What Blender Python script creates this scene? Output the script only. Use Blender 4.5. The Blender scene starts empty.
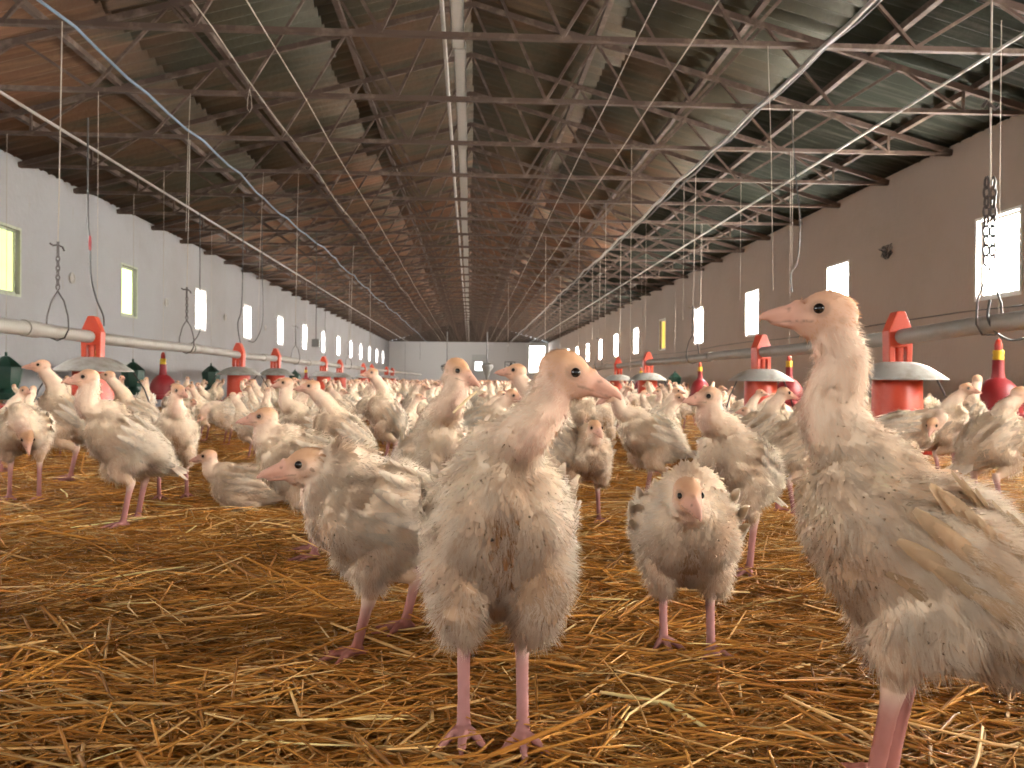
import bpy, bmesh, math, random
import numpy as np
from mathutils import Vector, Matrix, Euler, Quaternion
from math import sin, cos, pi, radians as R

random.seed(7)
rng = np.random.default_rng(7)
SC = bpy.context.scene
COL = SC.collection

# ------------------------------------------------------------------ camera
F = 800.0
CAM_H = 0.45
cam_d = bpy.data.cameras.new('camera')
cam = bpy.data.objects.new('camera', cam_d)
COL.objects.link(cam)
SC.camera = cam
cam_d.sensor_fit = 'HORIZONTAL'
cam_d.sensor_width = 36.0
cam_d.lens = F / 1024 * 36.0
cam_d.clip_start = 0.02
cam_d.clip_end = 300
YAW, PITCH, ROLL = math.atan(42 / F), -0.0045, R(0.4)
CM = (Matrix.Rotation(-YAW, 3, 'Z') @ Matrix.Rotation(R(90) + PITCH, 3, 'X') @ Matrix.Rotation(ROLL, 3, 'Z'))
cam.matrix_world = Matrix.Translation((0, 0, CAM_H)) @ CM.to_4x4()
cam_d.dof.use_dof = True
cam_d.dof.focus_distance = 1.25
cam_d.dof.aperture_fstop = 11.0


def ray(px, py):
    return CM @ Vector(((px - 512) / F, -(py - 384) / F, -1))


def ground(px, py, z=0.0):
    """where the sight line through a place of the photograph meets the height z"""
    d = ray(px, py)
    t = (z - CAM_H) / d.z
    return Vector((d.x * t, d.y * t, z))


def atY(px, py, Y):
    d = ray(px, py)
    t = Y / d.y
    return Vector((d.x * t, Y, CAM_H + d.z * t))


# ------------------------------------------------------------------ world, light, exposure
W = bpy.data.worlds.new('world')
SC.world = W
W.use_nodes = True
bg = W.node_tree.nodes['Background']
bg.inputs[0].default_value = (0.85, 0.93, 1.0, 1)
bg.inputs[1].default_value = 2.0
SC.view_settings.view_transform = 'Standard'
SC.view_settings.look = 'None'
SC.view_settings.gamma = 1
SC.view_settings.use_curve_mapping = False
SC.view_settings.exposure = 0.5
SC.cycles.use_denoising = True
SC.cycles.max_bounces = 6
SC.cycles.diffuse_bounces = 4
SC.cycles.glossy_bounces = 2
SC.cycles.transmission_bounces = 4
SC.cycles.sample_clamp_indirect = 4.0
SC.cycles.use_light_tree = True
SC.cycles.caustics_reflective = False
SC.cycles.caustics_refractive = False


def area(name, loc, rot, sx, sy, power, col):
    l = bpy.data.lights.new(name, 'AREA')
    l.shape = 'RECTANGLE'
    l.size, l.size_y = sx, sy
    l.energy = power
    l.color = col
    o = bpy.data.objects.new(name, l)
    o.location = loc
    o.rotation_euler = rot
    COL.objects.link(o)
    return o


XL, XR = -4.87, 4.75          # inner faces of the side walls
Y0, Y1 = -5.5, 48.5           # rear and end walls
EAVE = 2.73
RIDGE = 4.05
WIN_L, WIN_R = 70.0, 190.0     # radiance of the window sheets on each side
# added fill lamp behind the camera, set in an assumed doorway, brightens the front
area('rear_fill_lamp', (-0.4, Y0 + 0.05, 1.35), (R(90), 0, R(180)), 3.6, 2.5, 900, (1.0, 0.90, 0.78))

# ------------------------------------------------------------------ materials
MATS = {}


def mat(name, col=(0.5, 0.5, 0.5), rough=0.6, metal=0.0, noise=None, bump=None, emit=None, spec=0.5):
    """noise = (scale, second colour, low, high, (sx, sy, sz))  bump = (scale, strength)"""
    m = bpy.data.materials.new(name)
    m.use_nodes = True
    nt = m.node_tree
    b = nt.nodes['Principled BSDF']
    b.inputs['Base Color'].default_value = (*col, 1)
    b.inputs['Roughness'].default_value = rough
    b.inputs['Metallic'].default_value = metal
    b.inputs['Specular IOR Level'].default_value = spec
    tc = nt.nodes.new('ShaderNodeTexCoord')
    if noise:
        layers = noise if isinstance(noise, list) else [noise]
        prev = None
        for (sc, c2, lo, hi, st) in layers:
            mp = nt.nodes.new('ShaderNodeMapping')
            mp.inputs['Scale'].default_value = st
            n = nt.nodes.new('ShaderNodeTexNoise')
            n.inputs['Scale'].default_value = sc
            n.inputs['Detail'].default_value = 6
            n.inputs['Roughness'].default_value = 0.6
            mr = nt.nodes.new('ShaderNodeMapRange')
            mr.inputs['From Min'].default_value = lo
            mr.inputs['From Max'].default_value = hi
            mx = nt.nodes.new('ShaderNodeMix')
            mx.data_type = 'RGBA'
            nt.links.new(tc.outputs['Object'], mp.inputs[0])
            nt.links.new(mp.outputs[0], n.inputs['Vector'])
            nt.links.new(n.outputs['Fac'], mr.inputs[0])
            nt.links.new(mr.outputs[0], mx.inputs['Factor'])
            if prev is None:
                mx.inputs[6].default_value = (*col, 1)
            else:
                nt.links.new(prev, mx.inputs[6])
            mx.inputs[7].default_value = (*c2, 1)
            prev = mx.outputs[2]
        nt.links.new(prev, b.inputs['Base Color'])
    if bump:
        n = nt.nodes.new('ShaderNodeTexNoise')
        n.inputs['Scale'].default_value = bump[0]
        n.inputs['Detail'].default_value = 5
        bp = nt.nodes.new('ShaderNodeBump')
        bp.inputs['Strength'].default_value = bump[1]
        bp.inputs['Distance'].default_value = 0.02
        nt.links.new(tc.outputs['Object'], n.inputs['Vector'])
        nt.links.new(n.outputs['Fac'], bp.inputs['Height'])
        nt.links.new(bp.outputs[0], b.inputs['Normal'])
    if emit:
        b.inputs['Emission Color'].default_value = (*emit[0], 1)
        b.inputs['Emission Strength'].default_value = emit[1]
    MATS[name] = m
    return m


M_WALL = mat('whitewashed_wall', (0.275, 0.27, 0.275), 0.9, noise=[(0.7, (0.235, 0.222, 0.215), 0.45, 0.75, (1, 1, 1)),
                                                               (9, (0.26, 0.23, 0.20), 0.62, 0.8, (1, 1, .3))], bump=(14, 0.35))
M_WALLR = mat('dusty_limewash', (0.33, 0.275, 0.235), 0.9, noise=[(0.7, (0.29, 0.24, 0.20), 0.45, 0.75, (1, 1, 1)),
                                                             (9, (0.34, 0.28, 0.22), 0.62, 0.8, (1, 1, .3))], bump=(14, 0.35))
M_ROOFB = mat('rust_brown_sheet', (0.115, 0.048, 0.02), 0.8,
              noise=[(1.6, (0.045, 0.038, 0.02), 0.45, 0.62, (0.5, 2.2, 0.5)), (3.0, (0.20, 0.098, 0.044), 0.52, 0.75, (0.35, 9, 0.35)),
                     (0.12, (0.036, 0.034, 0.018), 0.48, 0.66, (1, 1, 1))], bump=(20, 0.3))
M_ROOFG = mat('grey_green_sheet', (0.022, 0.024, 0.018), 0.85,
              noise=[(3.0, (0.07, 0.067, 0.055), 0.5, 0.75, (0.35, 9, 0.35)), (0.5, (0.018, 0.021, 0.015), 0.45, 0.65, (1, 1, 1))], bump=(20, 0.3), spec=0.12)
M_STEEL = mat('oxide_steel', (0.07, 0.047, 0.036), 0.7, noise=(6, (0.15, 0.115, 0.09), 0.5, 0.7, (1, 1, 1)), spec=0.2)
M_PIPE = mat('grey_pipe', (0.27, 0.25, 0.22), 0.5, noise=(7, (0.18, 0.15, 0.12), 0.5, 0.75, (1, .4, 1)))
M_CONDUIT = mat('pale_conduit', (0.33, 0.315, 0.28), 0.6)
M_DARK = mat('dark_rubber', (0.03, 0.028, 0.025), 0.5)
M_WIRE = mat('galvanised_wire', (0.55, 0.52, 0.48), 0.45, 0.3)
M_STRING = mat('pale_string', (0.33, 0.29, 0.24), 0.9)
M_BLUE = mat('blue_cable', (0.09, 0.15, 0.21), 0.5)
M_IRON = mat('dark_iron', (0.07, 0.06, 0.055), 0.5, 0.5)
M_RED = mat('red_plastic', (0.42, 0.03, 0.014), 0.35, noise=(12, (0.42, 0.05, 0.03), 0.5, 0.8, (1, 1, 1)))
M_ORANGE = mat('orange_plastic', (0.52, 0.048, 0.012), 0.4, noise=(10, (0.58, 0.09, 0.04), 0.5, 0.8, (1, 1, 1)))
M_CRIMSON = mat('crimson_plastic', (0.20, 0.007, 0.010), 0.5, noise=(12, (0.25, 0.02, 0.02), 0.5, 0.8, (1, 1, 1)))
M_YELLOW = mat('yellow_plastic', (0.75, 0.50, 0.03), 0.4)
M_GREEN = mat('dark_green_plastic', (0.012, 0.05, 0.032), 0.4, noise=(12, (0.03, 0.06, 0.045), 0.5, 0.8, (1, 1, 1)))
M_SHADE = mat('weathered_zinc', (0.36, 0.345, 0.31), 0.55, 0.2, noise=(9, (0.20, 0.17, 0.13), 0.45, 0.75, (1, 1, 1)), bump=(30, 0.2))
M_FRAMEG = mat('window_frame_paint', (0.34, 0.36, 0.27), 0.7, noise=(20, (0.22, 0.2, 0.14), 0.5, 0.8, (1, 1, 1)))
M_FRAMEW = mat('white_frame_paint', (0.75, 0.75, 0.72), 0.6)
M_GREY = mat('grey_metal_box', (0.16, 0.16, 0.15), 0.5, 0.2)
M_DOOR = mat('pale_door_sheet', (0.42, 0.42, 0.41), 0.6)
M_EYE = mat('eye_black', (0.008, 0.006, 0.005), 0.12)


def pane_mat(name, col, strength):
    m = bpy.data.materials.new(name)
    m.use_nodes = True
    nt = m.node_tree
    nt.nodes.clear()
    out = nt.nodes.new('ShaderNodeOutputMaterial')
    em = nt.nodes.new('ShaderNodeEmission')
    tc = nt.nodes.new('ShaderNodeTexCoord')
    n = nt.nodes.new('ShaderNodeTexNoise')
    n.inputs['Scale'].default_value = 5
    mr = nt.nodes.new('ShaderNodeMapRange')
    mr.inputs['To Min'].default_value = strength * 0.8
    mr.inputs['To Max'].default_value = strength * 1.2
    em.inputs[0].default_value = (*col, 1)
    nt.links.new(tc.outputs['Object'], n.inputs['Vector'])
    nt.links.new(n.outputs['Fac'], mr.inputs[0])
    nt.links.new(mr.outputs[0], em.inputs[1])
    nt.links.new(em.outputs[0], out.inputs[0])
    return m


M_PANEY = pane_mat('yellow_plastic_sheet_daylit', (0.80, 0.90, 0.30), 1.6)
M_PANEY2 = pane_mat('pale_yellow_sheet_daylit', (0.85, 0.95, 0.45), 2.2)
M_PANEL = pane_mat('pale_sheet_daylit', (1.0, 0.97, 0.93), WIN_L)
M_PANER = pane_mat('clear_sheet_daylit', (1.0, 0.94, 0.86), WIN_R)
M_PANEO = pane_mat('amber_sheet_daylit', (1.0, 0.6, 0.12), 1.2)
M_PANEBACK = pane_mat('small_pane_daylit', (0.95, 0.98, 1.0), 8)


def attr_mat(name, transl, rough, noise_sc, dirt):
    m = bpy.data.materials.new(name)
    m.use_nodes = True
    nt = m.node_tree
    b = nt.nodes['Principled BSDF']
    b.inputs['Roughness'].default_value = rough
    b.inputs['Specular IOR Level'].default_value = 0.2
    at = nt.nodes.new('ShaderNodeAttribute')
    at.attribute_name = 'Col'
    tc = nt.nodes.new('ShaderNodeTexCoord')
    n = nt.nodes.new('ShaderNodeTexNoise')
    n.inputs['Scale'].default_value = noise_sc
    n.inputs['Detail'].default_value = 5
    mr = nt.nodes.new('ShaderNodeMapRange')
    mr.inputs['From Min'].default_value = 0.48
    mr.inputs['From Max'].default_value = 0.80
    mr.inputs['To Max'].default_value = dirt
    mx = nt.nodes.new('ShaderNodeMix')
    mx.data_type = 'RGBA'
    mx.blend_type = 'MULTIPLY'
    mx.inputs[7].default_value = (0.55, 0.36, 0.20, 1)
    nt.links.new(tc.outputs['Object'], n.inputs['Vector'])
    nt.links.new(n.outputs['Fac'], mr.inputs[0])
    nt.links.new(mr.outputs[0], mx.inputs['Factor'])
    nt.links.new(at.outputs['Color'], mx.inputs[6])
    nt.links.new(mx.outputs[2], b.inputs['Base Color'])
    if transl:
        out = nt.nodes['Material Output']
        tr = nt.nodes.new('ShaderNodeBsdfTranslucent')
        ms = nt.nodes.new('ShaderNodeMixShader')
        ms.inputs[0].default_value = transl
        nt.links.new(mx.outputs[2], tr.inputs[0])
        nt.links.new(b.outputs[0], ms.inputs[1])
        nt.links.new(tr.outputs[0], ms.inputs[2])
        nt.links.new(ms.outputs[0], out.inputs[0])
    return m


M_BIRD = attr_mat('bird_skin_and_down', 0.0, 0.75, 38, 0.3)
M_FEATH = attr_mat('bird_feathers', 0.42, 0.85, 26, 0.45)
M_STRAW = attr_mat('straw_stalks', 0.0, 0.42, 9, 0.5)

# ------------------------------------------------------------------ mesh helpers


class MB:
    """collects rings, boxes and tubes into one mesh"""

    def __init__(s):
        s.v, s.f = [], []

    def add(s, vs, fs):
        o = len(s.v)
        s.v += [tuple(p) for p in vs]
        s.f += [tuple(i + o for i in f) for f in fs]
        return s

    def box(s, a, b):
        x0, y0, z0 = a
        x1, y1, z1 = b
        vs = [(x0, y0, z0), (x1, y0, z0), (x1, y1, z0), (x0, y1, z0), (x0, y0, z1), (x1, y0, z1), (x1, y1, z1), (x0, y1, z1)]
        return s.add(vs, [(0, 3, 2, 1), (4, 5, 6, 7), (0, 1, 5, 4), (1, 2, 6, 5), (2, 3, 7, 6), (3, 0, 4, 7)])

    def bar(s, p, q, w, h):
        """rectangular bar between two points"""
        p, q = Vector(p), Vector(q)
        d = (q - p).normalized()
        up = Vector((0, 0, 1)) if abs(d.z) < 0.9 else Vector((0, 1, 0))
        a = d.cross(up).normalized()
        u = a.cross(d).normalized()
        vs = []
        for e in (p, q):
            for (i, j) in ((-1, -1), (1, -1), (1, 1), (-1, 1)):
                vs.append(e + a * (w / 2 * i) + u * (h / 2 * j))
        return s.add(vs, [(0, 1, 2, 3), (7, 6, 5, 4), (0, 4, 5, 1), (1, 5, 6, 2), (2, 6, 7, 3), (3, 7, 4, 0)])

    def tube(s, pts, r, n=8, closed=False):
        pts = [Vector(p) for p in pts]
        rr = r if isinstance(r, (list, tuple)) else [r] * len(pts)
        vs, fs = [], []
        a = None
        m = len(pts)
        for i, p in enumerate(pts):
            if closed:
                t = (pts[(i + 1) % m] - pts[i - 1])
            else:
                t = pts[min(i + 1, m - 1)] - pts[max(i - 1, 0)]
            t = t.normalized()
            if a is None:
                ref = Vector((0, 0, 1)) if abs(t.z) < 0.9 else Vector((1, 0, 0))
                a = t.cross(ref).normalized()
            a = (a - t * a.dot(t)).normalized()
            b = t.cross(a)
            for k in range(n):
                th = 2 * pi * k / n
                vs.append(p + (a * cos(th) + b * sin(th)) * rr[i])
        for i in range(m if closed else m - 1):
            j = (i + 1) % m
            for k in range(n):
                l = (k + 1) % n
                fs.append((i * n + k, i * n + l, j * n + l, j * n + k))
        if not closed:
            fs.append(tuple(range(n - 1, -1, -1)))
            fs.append(tuple((m - 1) * n + k for k in range(n)))
        return s.add(vs, fs)

    def lathe(s, prof, n=28, c=(0, 0, 0)):
        vs, fs = [], []
        for (r, z) in prof:
            for k in range(n):
                th = 2 * pi * k / n
                vs.append((c[0] + r * cos(th), c[1] + r * sin(th), c[2] + z))
        for i in range(len(prof) - 1):
            for k in range(n):
                l = (k + 1) % n
                fs.append((i * n + k, i * n + l, (i + 1) * n + l, (i + 1) * n + k))
        fs.append(tuple(range(n - 1, -1, -1)))
        fs.append(tuple((len(prof) - 1) * n + k for k in range(n)))
        return s.add(vs, fs)

    def mesh(s, name, m, smooth=True, angle=40):
        me = bpy.data.meshes.new(name)
        me.from_pydata(s.v, [], s.f)
        me.materials.append(m)
        if smooth:
            me.shade_smooth()
            me.set_sharp_from_angle(angle=R(angle))
        return me

    def build(s, name, m, parent=None, smooth=True, angle=40):
        return link(name, s.mesh(name, m, smooth, angle), parent)


def link(name, me, parent=None, loc=None):
    o = bpy.data.objects.new(name, me)
    COL.objects.link(o)
    if parent:
        o.parent = parent
    if loc is not None:
        o.location = loc
    return o


def tag(o, label=None, cat=None, group=None, kind=None):
    if label:
        o['label'] = label
    if cat:
        o['category'] = cat
    if group:
        o['group'] = group
    if kind:
        o['kind'] = kind
    return o


def empty(name, loc=(0, 0, 0), rz=0.0):
    o = bpy.data.objects.new(name, None)
    o.location = loc
    o.rotation_euler = (0, 0, rz)
    o.empty_display_size = 0.05
    COL.objects.link(o)
    return o


def copy_tree(o, parent=None):
    c = o.copy()
    COL.objects.link(c)
    if parent:
        c.parent = parent
    for ch in list(o.children):
        copy_tree(ch, c)
    return c


def ordinal(i):
    return ['first', 'second', 'third', 'fourth', 'fifth', 'sixth', 'seventh', 'eighth', 'ninth', 'tenth', 'eleventh',
            'twelfth', 'thirteenth', 'fourteenth'][i]


# ------------------------------------------------------------------ room shell
def wall_side(name, x, sgn, wins, z0, z1, half, m):
    """wall with an opening for every window; sgn points outwards"""
    T = 0.16
    mb = MB()
    xa, xb = sorted((x, x + sgn * T))
    mb.box((xa, Y0, -0.1), (xb, Y1, z0))
    mb.box((xa, Y0, z1), (xb, Y1, EAVE + 0.075))
    y = Y0
    for c in wins:
        mb.box((xa, y, z0), (xb, c - half, z1))
        y = c + half
    mb.box((xa, y, z0), (xb, Y1, z1))
    o = mb.build(name, m, smooth=False)
    return tag(o, kind='structure')


winL = [-1.012 * XL * F * (0.002198 + 0.00077 * k) for k in range(-4, 15)]
winR = [.975 * XR * F * (0.001887 + 0.00085 * k) for k in range(-3, 12)]
winL = [y for y in winL if Y0 + 0.5 < y < Y1 - 0.5]
winR = [y for y in winR if Y0 + 0.5 < y < Y1 - 0.5]
ZL0, ZL1 = 1.34, 2.03
ZR0, ZR1 = 1.25, 1.97
wall_side('wall_left', XL, -1, winL, ZL0, ZL1, 0.25, M_WALL)
wall_side('wall_right', XR, 1, winR, ZR0, ZR1, 0.29, M_WALLR)

wn = 0
for side, ws, x, sg, z0, z1, hw in (('l', winL, XL, -1, ZL0, ZL1, 0.25), ('r', winR, XR, 1, ZR0, ZR1, 0.29)):
    vis = 0
    for y in ws:
        wn += 1
        root = tag(empty('window_%d' % wn, (x, y, z0)), kind='structure')
        d = sg * 0.06
        fr = MB()
        t = 0.028
        H = z1 - z0
        a, b = sorted((d - 0.02, d + 0.02))
        fr.box((a, -hw, 0), (b, -hw + t, H)).box((a, hw - t, 0), (b, hw, H)).box((a, -hw, 0), (b, hw, t)).box((a, -hw, H - t), (b, hw, H))
        # reveal trim round the inner edge of the opening
        e0, e1 = sorted((-sg * 0.006, sg * 0.004))
        for (p, q) in (((-hw - t, -t), (-hw, H + t)), ((hw, -t), (hw + t, H + t)), ((-hw, -t), (hw, 0)), ((-hw, H), (hw, H + t))):
            fr.box((e0, p[0], p[1]), (e1, q[0], q[1]))
        fr.build('window_frame', M_FRAMEG if side == 'l' and y < 14 else M_FRAMEW, root, smooth=False)
        m = M_PANEL if side == 'l' else M_PANER
        if side == 'l' and 7 < y < 10:
            m = M_PANEY
        elif side == 'l' and 10 < y < 12:
            m = M_PANEY2
        elif side == 'r' and 19 < y < 22:
            m = M_PANEO
        MB().box((d - 0.003, -hw + t, t), (d + 0.003, hw - t, H - t)).build('pane', m, root, smooth=False)

# floor slab under the litter
tag(MB().box((XL - .16, Y0, -0.12), (XR + .16, Y1, -0.02)).build('floor', mat('earth_floor', (0.20, 0.11, 0.04), 0.95), smooth=False), kind='structure')

# end wall with its door and little window, rear wall with an unseen doorway added for the fill lamp
mb = MB()
E = EAVE + 0.02
dx0, dx1, dz = 0.10, 1.05, 2.0
mb.box((XL, Y1, -.1), (dx0, Y1 + .16, E)).box((dx1, Y1, -.1), (3.55, Y1 + .16, E)).box((4.6, Y1, -.1), (XR, Y1 + .16, E)).box((3.55, Y1, -.1), (4.6, Y1 + .16, .9)).box((3.55, Y1, 2.6), (4.6, Y1 + .16, E)).box((dx0, Y1, dz), (dx1, Y1 + .16, E))
tag(mb.build('wall_end', mat('end_wall_whitewash', (0.55, 0.54, 0.53), 0.9), smooth=False), kind='structure')
mb = MB()
mb.add([(XL, Y1, E), (XR, Y1, E), (0, Y1, RIDGE + .12), (XL, Y1 + .16, E), (XR, Y1 + .16, E), (0, Y1 + .16, RIDGE + .12)],
       [(0, 1, 2), (5, 4, 3), (0, 2, 5, 3), (1, 4, 5, 2)])
tag(mb.build('wall_gable', M_ROOFG, smooth=False), kind='structure')  # gable wall in shade: the dark sheet colour stands in for that shade
wn += 1
root = tag(empty('window_%d' % wn, (3.55, Y1, .9)), kind='structure')
MB().box((0, .04, 0), (.06, .1, 1.7)).box((.99, .04, 0), (1.05, .1, 1.7)).box((.06, .04, 0), (.99, .1, .06)).box((.06, .04, 1.64), (.99, .1, 1.7)).build('window_frame', M_FRAMEW, root, smooth=False)
MB().box((.06, .06, .06), (.99, .07, 1.64)).build('pane', pane_mat('white_curtain_sheet_daylit', (1, 1, .98), 14), root, smooth=False)
root = tag(empty('door_1', (dx0, Y1, 0)), kind='structure')
dm = MB()
w = dx1 - dx0
dm.box((0, .04, 0), (w, .09, 1.05)).box((0, .04, 1.05), (.22, .09, dz)).box((.62, .04, 1.05), (w, .09, dz)).box((.22, .04, 1.55), (.62, .09, dz))
dm.build('door_leaf', M_DOOR, root, smooth=False)
MB().box((.22, .06, 1.05), (.62, .07, 1.55)).build('pane', M_PANEBACK, root, smooth=False)
mb = MB()
mb.box((XL, Y0 - .16, -.1), (-2.3, Y0, E)).box((1.5, Y0 - .16, -.1), (XR, Y0, E)).box((-2.3, Y0 - .16, 2.65), (1.5, Y0, E))
mb.add([(XL, Y0 - .16, E), (XR, Y0 - .16, E), (0, Y0 - .16, RIDGE), (XL, Y0, E), (XR, Y0, E), (0, Y0, RIDGE)],
       [(0, 1, 2), (5, 4, 3), (0, 2, 5, 3), (1, 4, 5, 2)])
tag(mb.build('wall_rear', M_WALL, smooth=False), kind='structure')


def roof_strip(name, xa, xb, m, lift=0.0, seed=0):
    """corrugated sheets from x=xa (eave side) up to xb; the eave edge of every sheet sits a little differently"""
    r_ = random.Random(seed)
    per = 0.177
    n = int((Y1 - Y0 + 0.6) / per * 6)
    vs, fs = [], []
    sg = 1 if (abs(xa) > abs(xb) and xa > 0) or xb > 0 else -1
    half = abs(XR if sg > 0 else XL)

    def zr(x):
        return EAVE + 0.10 + (RIDGE - EAVE) * (1 - abs(x) / half)
    off = dz = 0
    for i in range(n + 1):
        y = Y0 - 0.3 + i * per / 6
        if i % 30 == 0:
            off = r_.uniform(-0.05, 0.10)
            dz = r_.uniform(-0.012, 0.012)
        c = 0.028 * cos(2 * pi * i / 6) + dz + lift
        for k in range(4):
            x = xa + (xb - xa) * k / 3
            if k == 0:
                x += sg * off
            vs.append((x, y, zr(x) + c))
    for i in range(n):
        for k in range(3):
            a = i * 4 + k
            fs.append((a, a + 1, a + 5, a + 4))
    mb = MB().add(vs, fs)
    o = mb.build(name, m)
    so = o.modifiers.new('thickness', 'SOLIDIFY')
    so.thickness = 0.007
    return tag(o, kind='structure')


roof_strip('ceiling', XL - .1, -2.9, M_ROOFB, 0.0, 1)
roof_strip('ceiling', -3.05, -1.4, M_ROOFB, 0.012, 2)
roof_strip('ceiling', -1.5, 0.02, M_ROOFB, 0.024, 3)
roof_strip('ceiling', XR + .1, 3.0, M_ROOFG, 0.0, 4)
roof_strip('ceiling', 3.12, 1.4, M_ROOFB, 0.012, 5)
roof_strip('ceiling', 1.5, -0.02, M_ROOFB, 0.024, 6)


def zroof(x):
    half = XR if x > 0 else -XL
    return EAVE + 0.055 + (RIDGE - EAVE) * (1 - abs(x) / half)


for x in (-4.3, -3.3, -2.3, -1.2, 1.2, 2.3, 3.3, 4.2):
    tag(MB().bar((x, Y0, zroof(x) - 0.03 + .02), (x, Y1, zroof(x) - 0.03 + .02), 0.05, 0.05).build('trim_1', M_STEEL, smooth=False), kind='structure')
for i, o in enumerate([o for o in COL.objects if o.name.startswith('trim_')]):
    o.name = 'trim_%d' % (i + 1)

# ------------------------------------------------------------------ roof trusses
CH = EAVE - 0.005


def make_truss():
    root = empty('roof_truss')
    c = MB()
    c.bar((XL + .0, 0, CH), (XR - .0, 0, CH), 0.008, 0.032)
    c.bar((XL + .0, 0.02, CH - .014), (XR - .0, 0.02, CH - .014), 0.040, 0.006)
    c.build('bottom_chord', M_STEEL, root, smooth=False)
    for xe in (XL, XR):
        s = 1 if xe > 0 else -1
        r = MB()
        r.bar((xe, 0, zroof(xe) - .05), (0, 0, zroof(0) - .05), 0.03, 0.05)
        r.build('rafter', M_STEEL, root, smooth=False)
        bn = [0.6, 1.8, 3.0, 4.1]
        tn = [0.0, 1.2, 2.4, 3.55]
        for i in range(4):
            b = (s * bn[i], 0, CH)
            t0 = (s * tn[i], 0, zroof(s * max(tn[i], .01)) - .05)
            MB().bar(b, t0, 0.022, 0.022).build('web_member', M_STEEL, root, smooth=False)
            if i < 3:
                t1 = (s * tn[i + 1], 0, zroof(s * tn[i + 1]) - .05)
                MB().bar(b, t1, 0.022, 0.022).build('web_member', M_STEEL, root, smooth=False)
        MB().bar((s * 4.1, 0, CH), (s * 4.1, 0, zroof(s * 4.1) - .05), 0.02, 0.02).build('web_member', M_STEEL, root, smooth=False)
    return root


ty = [5.29 + 1.2 * k for k in range(-8, 36)]
ty = [y for y in ty if y < Y1 - .4]
proto = make_truss()
for i, y in enumerate(ty):
    t = proto if i == 0 else copy_tree(proto)
    t.location = (0, y, 0)
    k = i - 8
    if k < 0:
        tag(t, 'steel roof truss overhead, in the bays behind where the photo was taken', 'truss', 'steel roof trusses')
    elif k < 12:
        tag(t, 'rusty steel roof truss, the %s one counting away from the camera' % ordinal(k), 'truss', 'steel roof trusses')
    else:
        tag(t, 'steel roof truss in the dim crowded bays far down the hall', 'truss', 'steel roof trusses')

# ------------------------------------------------------------------ services under the roof
def run(name, x, z, r, m, label, cat, sag=0.0, wob=0.0, ya=Y0 + .3, yb=Y1 - .3, seed=1, n=6, parent=None, step=0.4):
    r_ = random.Random(seed)
    pts = []
    y = ya
    off = [r_.uniform(-wob, wob) for _ in range(80)]
    while y < yb:
        k = (y - 5.29) / 1.2
        fr = k - math.floor(k)
        i = int(math.floor(k)) + 12
        w = off[i] * (1 - fr) + off[i + 1] * fr
        pts.append((x + w, y, z - sag * 4 * fr * (1 - fr)))
        y += step
    pts.append((x, yb, z))
    return tag(MB().tube(pts, r, n).build(name, m, parent), label, cat)


# the pale strip along the middle: a metal tray with a thin conduit tied beside it
tray = empty('cable_tray', (0, 0, 0))
tag(tray, 'pale metal cable tray running down the middle of the roof on the trusses', 'cable tray')
t = MB()
for y in np.arange(-4, 47, 2.4):
    o_ = random.uniform(-.012, .012)
    t.box((-0.045 - .085 + o_, y, CH + .03), (0.04 - .085 + o_, y + 2.38, CH + .045)).box((-0.045 - .085 + o_, y, CH + .03), (-0.038 - .085 + o_, y + 2.38, CH + .08)).box((.032 - .085 + o_, y, CH + .03), (.04 - .085 + o_, y + 2.38, CH + .08))
t.build('tray_channel', M_CONDUIT, tray, smooth=False)
t = MB()
t.tube([(-0.19 + random.uniform(-.006, .006), y, CH + .04) for y in np.arange(-4, 47, 1.2)], 0.014, 6)
t.build('conduit', M_PIPE, tray)
run('steel_pipe', 3.5, CH - .05, 0.011, M_CONDUIT, 'straight pale pipe under the trusses above the right-hand feeder line', 'pipe', step=3)
run('steel_pipe', -3.68, CH - .05, 0.013, M_PIPE, 'thin dull pipe under the trusses beside the left wall eaves', 'pipe', step=3)
run('supply_cable', 2.30, CH - .045, 0.016, M_PIPE, 'thick grey cable sagging under the trusses beside the straight pale pipe', 'cable', sag=.03, wob=.03, seed=3)
run('supply_cable', 2.375, CH - .02, 0.010, M_DARK, 'thin black cable strapped along the thick grey cable', 'cable', sag=.04, wob=.02, seed=4)
run('blue_cable', -2.50, CH - .05, 0.010, M_BLUE, 'blue cable slung in shallow loops under the left half of the roof', 'cable', sag=.035, wob=.05, seed=5)
run('pull_wire', -1.67, CH - .04, 0.004, M_STRING, 'thin pale wire under the trusses, first one beside the blue cable', 'wire', sag=.01, wob=.04, seed=6)
run('pull_wire', -1.33, CH - .04, 0.004, M_STRING, 'thin pale wire under the trusses between the blue cable and the tray', 'wire', wob=.01, seed=7)
run('pull_wire', 1.08, CH - .04, 0.004, M_STRING, 'thin pale wire under the trusses just right of the cable tray', 'wire', wob=.01, seed=8)
run('pull_wire', 1.44, CH - .04, 0.005, M_STRING, 'thin pale wire under the trusses halfway between tray and grey cable', 'wire', wob=.01, seed=9)
# wires fixed along the side walls
tag(MB().tube([(XL + .012, y, 1.02 + .03 * sin(y)) for y in np.arange(-4, 48, 1.5)], 0.006, 5).build('wall_wire', M_PIPE),
    'thin wire stretched along the left wall under the windows', 'wire')
tag(MB().tube([(XR - .03, y, 1.12 + .02 * sin(y)) for y in np.arange(3, 48, 1.5)], 0.006, 5).build('wall_wire', M_DARK),
    'thin dark wire stretched along the right wall under the windows', 'wire')
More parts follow.
